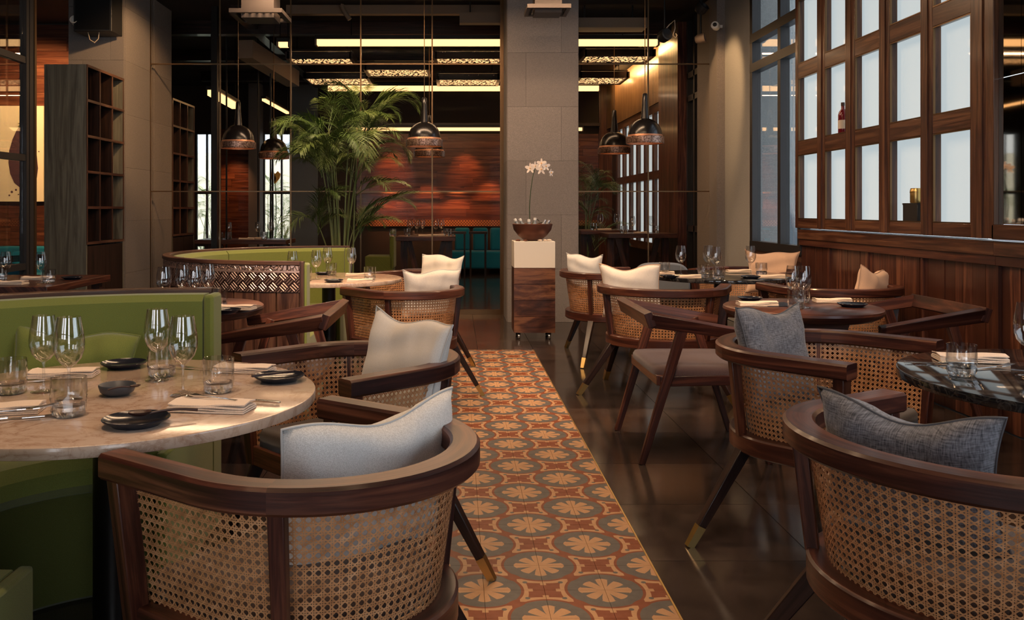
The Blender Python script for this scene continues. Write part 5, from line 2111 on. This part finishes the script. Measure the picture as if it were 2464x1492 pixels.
palm('tall feathery green palm in a dark pot behind the curved booth', (xat(822, 9.35), 9.35, 0), 1.0, 17, 5, M['palm_leaf'], hmax=2.42, nl=40, lean=.34)
palm('dark palm partly hidden behind the right edge of the stone column', (xat(1408, 14.6), 14.6, 0), .95, 9, 8, M['palm_leaf'])
G_G = 'garden palms outside the far windows'
for k, (u, Y, sc, lab) in enumerate(((480, 20.5, 1.15, 'garden palm outside the far left window, left one'), (515, 19.8, .9, 'garden palm outside the far left window, right one'),
                                     (645, 20.4, 1.1, 'garden palm outside the window left of the big palm, left one'), (690, 19.7, 1.0, 'garden palm outside the window left of the big palm, right one'))):
    palm(lab, (xat(u, Y), Y, 0), sc, 7, 30 + k, M['garden_leaf'], G_G, False, 'garden_palm', 2.0, 16)
fl = thing('orange_flower', 'orange heart-shaped bloom outside the window left of the palm', 'flower', P(662, 425, 19.3))
for a in (-.5, .5):
    vs, fs = [], []
    ol = [(0, -.16), (.10, -.04), (.12, .06), (.06, .12), (0, .06), (-.02, -.04)]
    sg = 1 if a > 0 else -1
    n = len(ol)
    vs = [(x * sg, -.01, z) for x, z in ol] + [(x * sg, .02, z) for x, z in ol]
    fs = [tuple(range(n)), tuple(reversed(range(n, 2 * n)))] + [(k, (k + 1) % n, n + (k + 1) % n, n + k) for k in range(n)]
    MB().add(vs, fs).build('petal', M['orange_flower'], fl, smooth=0)
MB().tube([(0, .01, -.1), (.02, .01, -.6), (0, .01, -1.95)], .012, 6).build('stem', M['palm_stem'], fl)

# ================================================================== PENDANT LAMPS
def pendant(label, u, vb, Y, wpx, lit=True, power=4):
    rb = wpx * Y / F / 2
    s = rb / .20
    c = P(u, vb, Y)
    t = thing('pendant_lamp', label, 'lamp', c, 0, 'dome pendant lamps')
    t.scale = (s, s, s)
    MB().lathe([(.200, .0), (.2015, .004), (.2015, .072), (.196, .076), (.192, .076), (.192, .002), (.200, .0)], 56).build('copper_band', M['hammered_copper'], t)
    dome = [(.182, .074), (.180, .11), (.170, .15), (.150, .195), (.118, .232), (.080, .256), (.046, .268), (.041, .30), (.030, .44), (.026, .53), (.015, .54), (.0001, .542)]
    MB().lathe(dome, 56).build('shade', M['lamp_black'], t, smooth=60)
    MB().lathe([(.191, .004), (.188, .074), (.176, .11), (.145, .19), (.10, .235), (.0001, .25)], 40).build('shade_lining', M['lamp_inner'], t, smooth=60)
    MB().lathe([(.0001, .085), (.022, .09), (.03, .115), (.022, .145), (.012, .17), (.012, .235), (.0001, .235)], 16).build('bulb', M['lamp_bulb'], t, smooth=60)
    MB().tube([(0, 0, .535), (0, 0, (ZC - c.z) / s)], .0045 / s, 6).build('cord', M['bronze_trim'], t)
    d = bpy.data.lights.new('pendant_light', 'SPOT')
    d.energy = power
    d.color = (1, .62, .32)
    d.spot_size = R(130)
    d.spot_blend = .7
    d.shadow_soft_size = .03
    lo = bpy.data.objects.new('pendant_light', d)
    COL.objects.link(lo)
    lo.location = (c.x, c.y, c.z + .07 * s)
    return t


pendant('larger of the two black dome lamps left of the palm, copper-banded', 573, 358, 9.53, 84)
pendant('copper-banded black dome lamp left of the stone column, before the timber wall', 1021, 353, 9.53, 88)
pendant('black dome lamp with copper band right of the stone column, larger and higher one', 1552, 346, 9.53, 90)
pendant('smaller black dome lamp in the built reflection left of the palm', 659, 382, 11.75, 73, True, 3)
pendant('lamp in the built reflection hidden by the middle dome lamp but for its copper band', 1033, 378, 11.75, 75, True, 3)
pendant('smaller black dome lamp in the built reflection right of the stone column', 1478, 370, 11.75, 78, True, 3)

# ================================================================== CEILING LIGHTS
def strip(label, x0, x1, Y, v, hpx, zdep=.12):
    z = zat(v, Y)
    h = hpx * Y / F
    t = thing('strip_light', label, 'ceiling light', ((x0 + x1) / 2, Y, z), 0, 'linear ceiling lights')
    MB().box((0, 0, 0), (x1 - x0, zdep, h)).build('diffuser', M['strip_light'], t, smooth=0)
    MB().box((0, 0, h / 2 + .025), (x1 - x0 + .04, zdep + .04, .05)).build('housing', M['black_steel'], t, smooth=0)
    for sx in (-1, 1):
        MB().box((sx * ((x1 - x0) / 2 + .012), 0, 0), (.024, zdep + .02, h + .02)).build('end_cap', M['duct'], t, smooth=0)
        zz_ = ZC - z
        MB().tube([(sx * (x1 - x0) * .4, 0, h / 2 + .05), (sx * (x1 - x0) * .4, 0, zz_)], .006, 6).build('hanger', M['black_steel'], t)
    return t


strip('long glowing strip light in the built reflection nearest the viewer', xat(764, 11.4), xat(1580, 11.4), 11.4, 103, 13)
strip('second long glowing strip light in the built reflection, below the pierced lanterns', xat(790, 15.6), xat(1440, 15.6), 15.6, 213, 11)
strip('lowest long strip light over the timber wall in the built reflection', xat(858, 17.6), xat(1400, 17.6), 17.6, 311, 7)
strip('short strip light in the built reflection at the upper left of the palm', xat(672, 11.45), xat(695, 11.45), 11.45, 108, 10)
sl = thing('strip_light', 'slanting strip light in the built reflection beside the left lamp', 'ceiling light', (0, 0, 0), 0, 'linear ceiling lights')
pa, pb = P(508, 223, 11.84), P(566, 256, 13.06)
MB().bar(pa, pb, .10, .075).build('diffuser', M['strip_light'], sl, smooth=0)
MB().bar(pa + Vector((0, 0, .065)), pb + Vector((0, 0, .065)), .14, .05).build('housing', M['black_steel'], sl, smooth=0)
for q_ in (pa, pb):
    MB().tube([q_ + Vector((0, 0, .07)), Vector((q_.x, q_.y, ZC))], .006, 6).build('hanger', M['black_steel'], sl)
sl2 = thing('strip_light', 'thin white strip light in the built reflection above the far window', 'ceiling light', (0, 0, 0), 0, 'linear ceiling lights')
pa, pb = P(634, 240, 14.0), P(692, 272, 15.6)
MB().bar(pa, pb, .05, .035).build('diffuser', M['strip_light'], sl2, smooth=0)
MB().bar(pa + Vector((0, 0, .04)), pb + Vector((0, 0, .04)), .08, .04).build('housing', M['black_steel'], sl2, smooth=0)
for q_ in (pa, pb):
    MB().tube([q_ + Vector((0, 0, .05)), Vector((q_.x, q_.y, ZC))], .006, 6).build('hanger', M['black_steel'], sl2)

zl = 3.45
for k, (u0, u1, v, dep, lab) in enumerate(((700, 850, 146, .55, 'pierced lantern panel in the built reflection at the upper left above the palm'), (884, 1032, 174, .75, 'pierced lantern panel in the built reflection left of the middle lamp cord'),
                                           (742, 890, 195, .8, 'pierced lantern panel just above the palm fronds'), (1048, 1206, 145, .5, 'pierced lantern panel in the built reflection upper right of the middle lamp cord'),
                                           (1054, 1198, 197, .75, 'pierced lantern panel in the built reflection lower right of the middle lamp cord'), (1400, 1562, 141, .6, 'pierced lantern panel right of the stone column, upper one'),
                                           (1388, 1500, 193, .8, 'pierced lantern panel right of the stone column, lower one'))):
    Y = (zl - H) * F / (CY - v)
    x0, x1 = xat(u0, Y), xat(u1, Y)
    t = thing('ceiling_lantern', lab, 'ceiling light', ((x0 + x1) / 2, Y, zl), 0, 'pierced ceiling lanterns')
    MB().box((0, 0, 0), (x1 - x0 - .06, dep - .06, .012)).build('pierced_sheet', M['lantern_sheet'], t, smooth=0)
    for sx in (-1, 1):
        MB().box((sx * (x1 - x0) / 2, 0, .03), (.05, dep + .05, .10)).build('frame_side', M['dark_wood'], t, smooth=0)
        MB().box((0, sx * dep / 2, .03), (x1 - x0, .05, .10)).build('frame_side', M['dark_wood'], t, smooth=0)
    MB().box((0, 0, .10), (x1 - x0, dep, .02)).build('lid', M['dark_wood'], t, smooth=0)
    for sx in (-1, 1):
        MB().tube([(sx * (x1 - x0) * .4, 0, .1), (sx * (x1 - x0) * .4, 0, ZC - zl)], .006, 6).build('hanger', M['black_steel'], t)
# strips over the dining room itself (above the picture, seen in the panes)
for k, (y_, lab) in enumerate(((1.0, 'linear light above the near tables, over the picture'), (3.6, 'linear light above the middle tables, over the picture'), (6.2, 'linear light above the far tables, over the picture'), (8.4, 'linear light above the trolley, over the picture'))):
    t = thing('strip_light', lab, 'ceiling light', (-.2, y_, 3.55), 0, 'linear ceiling lights')
    MB().box((0, 0, 0), (3.6, .10, .06)).build('diffuser', M['strip_light'], t, smooth=0)
    MB().box((0, 0, .055), (3.64, .14, .05)).build('housing', M['black_steel'], t, smooth=0)
    for sx in (-1.5, 1.5):
        MB().tube([(sx, 0, .07), (sx, 0, ZC - 3.55)], .006, 6).build('hanger', M['black_steel'], t)

# ================================================================== SMALL FIXTURES
def diffuser(label, u0, u1, vt, vb, Y, d):
    z = zat(vb, Y)
    x0, x1 = xat(u0, Y), xat(u1, Y)
    t = thing('air_diffuser', label, 'air vent', ((x0 + x1) / 2, Y, z), 0, 'ceiling air diffusers')
    w = x1 - x0
    MB().box((0, 0, .10), (w * .62, d * .62, .30)).build('neck_box', M['vent_metal'], t, smooth=0)
    for sx in (-1, 1):
        MB().box((sx * (w / 2 - .02), 0, 0), (.04, d, .04)).build('frame_side', M['vent_metal'], t, smooth=0)
        MB().box((0, sx * (d / 2 - .02), 0), (w - .08, .04, .04)).build('frame_side', M['vent_metal'], t, smooth=0)
    n = 7
    for k in range(n):
        x = -w / 2 + .06 + (w - .12) * k / (n - 1)
        MB().box((x, 0, 0), (.022, d - .08, .012), Euler((0, .6, 0))).build('louvre', M['black_steel'], t, smooth=0)
    return t


diffuser('louvred air diffuser hanging before the top of the stone column', 1265, 1368, 12, 25, 9.0, .42)
diffuser('louvred air diffuser hanging at the top left before the glass', 566, 690, 18, 38, 8.8, .5)

sp = thing('loudspeaker', 'black box loudspeaker mounted high on the left stone column', 'loudspeaker', (xat(232, 9.4), 9.45, zat(80, 9.4)))
w_ = xat(281, 9.4) - xat(190, 9.4)
MB().box((0, 0, .25), (w_, .30, .50)).build('cabinet', M['black_plastic'], sp, bevel=.008)
MB().box((0, -.152, .25), (w_ - .04, .006, .46)).build('grille', M['black_steel'], sp, smooth=0)
MB().box((0, .17, .3), (.1, .08, .1)).build('bracket', M['black_steel'], sp, smooth=0)
MB().tube([(-.07, -.1, .0), (-.05, -.1, -.08), (.0, -.1, -.11), (.04, -.1, -.07), (.05, -.1, 0)], .006, 6).build('cable', M['cable_white'], sp, smooth=60)


def spotlamp(label, u, v, Y, r, mat_head, drop=None, pitch=60, yaw=0):
    c = P(u, v, Y)
    t = thing('spotlight', label, 'lamp', c, 0, 'small ceiling spotlights')
    hd = MB().lathe([(.0001, -.06), (r * .7, -.06), (r, -.03), (r, .05), (r * .85, .05), (r * .8, .02), (.0001, .02)], 24)
    hd.build('head', mat_head, t, None, (R(pitch), 0, R(yaw)))
    MB().tube([(0, 0, .02), (0, 0, ZC - c.z)], .012, 8).build('rod', M['black_steel'], t)
    return t


spotlamp('small spotlight on a rod beside the speaker on the left column', 182, 52, 9.35, .045, M['white_plastic'], pitch=70)
spotlamp('black spotlight high at the corner of the right stone pier', 1688, 20, 10.1, .07, M['black_plastic'], pitch=50, yaw=40)
spotlamp('dark spotlight on a thin rod beside the right stone pier', 1686, 93, 10.1, .055, M['duct'], pitch=80, yaw=60)
rs = thing('round_speaker', 'round black ceiling speaker with pale cable right of the glass', 'loudspeaker', P(1600, 85, 9.9))
hd = MB().lathe([(.0001, -.08), (.05, -.08), (.07, -.05), (.072, .04), (.06, .05), (.0001, .045)], 28)
hd.build('housing', M['black_plastic'], rs, None, (R(75), 0, R(25)))
MB().tube([(0, 0, .06), (.05, 0, .12), (.11, 0, .17), (.115, 0, .08), (.09, 0, .0), (.12, 0, -.03), (.135, 0, .0), (.12, 0, .02)], .006, 6).build('cable', M['cable_white'], rs, smooth=60)
MB().tube([(0, .02, .06), (0, .02, ZC - rs.location.z)], .01, 6).build('rod', M['black_steel'], rs)
cc = thing('security_camera', 'small white security camera high on the right stone pier', 'security camera', P(1722, 63, 9.95))
cb_ = MB().lathe([(.0001, -.05), (.03, -.05), (.045, -.03), (.047, .03), (.042, .045), (.0001, .045)], 28)
cb_.build('body', M['white_plastic'], cc, None, (R(80), 0, R(-30)))
MB().lathe([(.0001, 0), (.022, .0), (.022, .01), (.0001, .012)], 20).build('lens', M['black_plastic'], cc, (-.022, -.045, .008), (R(80), 0, R(-30)))
MB().box((.05, .02, .0), (.06, .03, .03)).build('mount', M['white_plastic'], cc, smooth=0)
tube_s = thing('tube_spotlight', 'slim brown tube spotlight under the duct above the palm', 'lamp', P(822, 12, 10.85))
MB().tube([(0, 0, 0), (.02, 0, -.06), (.10, 0, -.18)], .03, 12).build('barrel', M['duct'], tube_s)
MB().tube([(0, 0, 0), (0, 0, ZC - tube_s.location.z)], .012, 6).build('rod', M['duct'], tube_s)

# slim steel posts in the built reflection on the left
for u, w_, Y, lab in ((517, .075, 11.0, 'thick black steel post in the built reflection left of the left lamp'), (545, .02, 12.0, 'thin black steel rod in the built reflection by the left lamp'), (651, .02, 12.6, 'thin black steel rod in the built reflection by the small left lamp'), (621, .02, 13.0, 'thin black steel rod before the stone pier in the built reflection')):
    MBo = MB().box((0, 0, ZC / 2), (w_, w_, ZC)).build('steel_post', M['black_steel'], None, (xat(u, Y), Y, 0), smooth=0)
    tag(MBo, lab, 'post', 'steel posts in the built reflection')

# things on the lattice ledges
bt = thing('wine_bottle', 'dark red bottle standing in the second pane of the lattice window', 'bottle', (XR - .021, 7.03, 1.862))
MB().lathe([(.0001, 0), (.034, 0), (.036, .006), (.036, .15), (.030, .175), (.014, .20), (.012, .25), (.0001, .25)], 24).build('bottle_body', M['bottle_red'], bt, smooth=50)
MB().lathe([(.0365, .04), (.0368, .04), (.0368, .11), (.0365, .11)], 24).build('label', M['bottle_label'], bt)
MB().lathe([(.0001, .225), (.0145, .225), (.0145, .252), (.0001, .254)], 16).build('cap', M['spoon_wood'], bt)
bx = thing('black_box', 'small black box on the ledge of the lattice window', 'box', (XR - .020, 5.925, 1.172))
MB().box((0, 0, .06), (.072, .19, .12)).build('box_body', M['black_plastic'], bx, bevel=.004)
MB().box((0, 0, .122), (.074, .194, .012)).build('lid', M['black_plastic'], bx, smooth=0)
cn = thing('brass_canister', 'brass canister standing on the black box in the lattice window', 'canister', (XR - .020, 5.915, 1.172 + .1285))
MB().lathe([(.0001, 0), (.034, 0), (.036, .004), (.036, .088), (.033, .094), (.033, .10), (.0001, .10)], 28).build('can', M['brass'], cn)
MB().lathe([(.0362, .070), (.038, .070), (.038, .078), (.0362, .078)], 28).build('rim', M['brass'], cn)
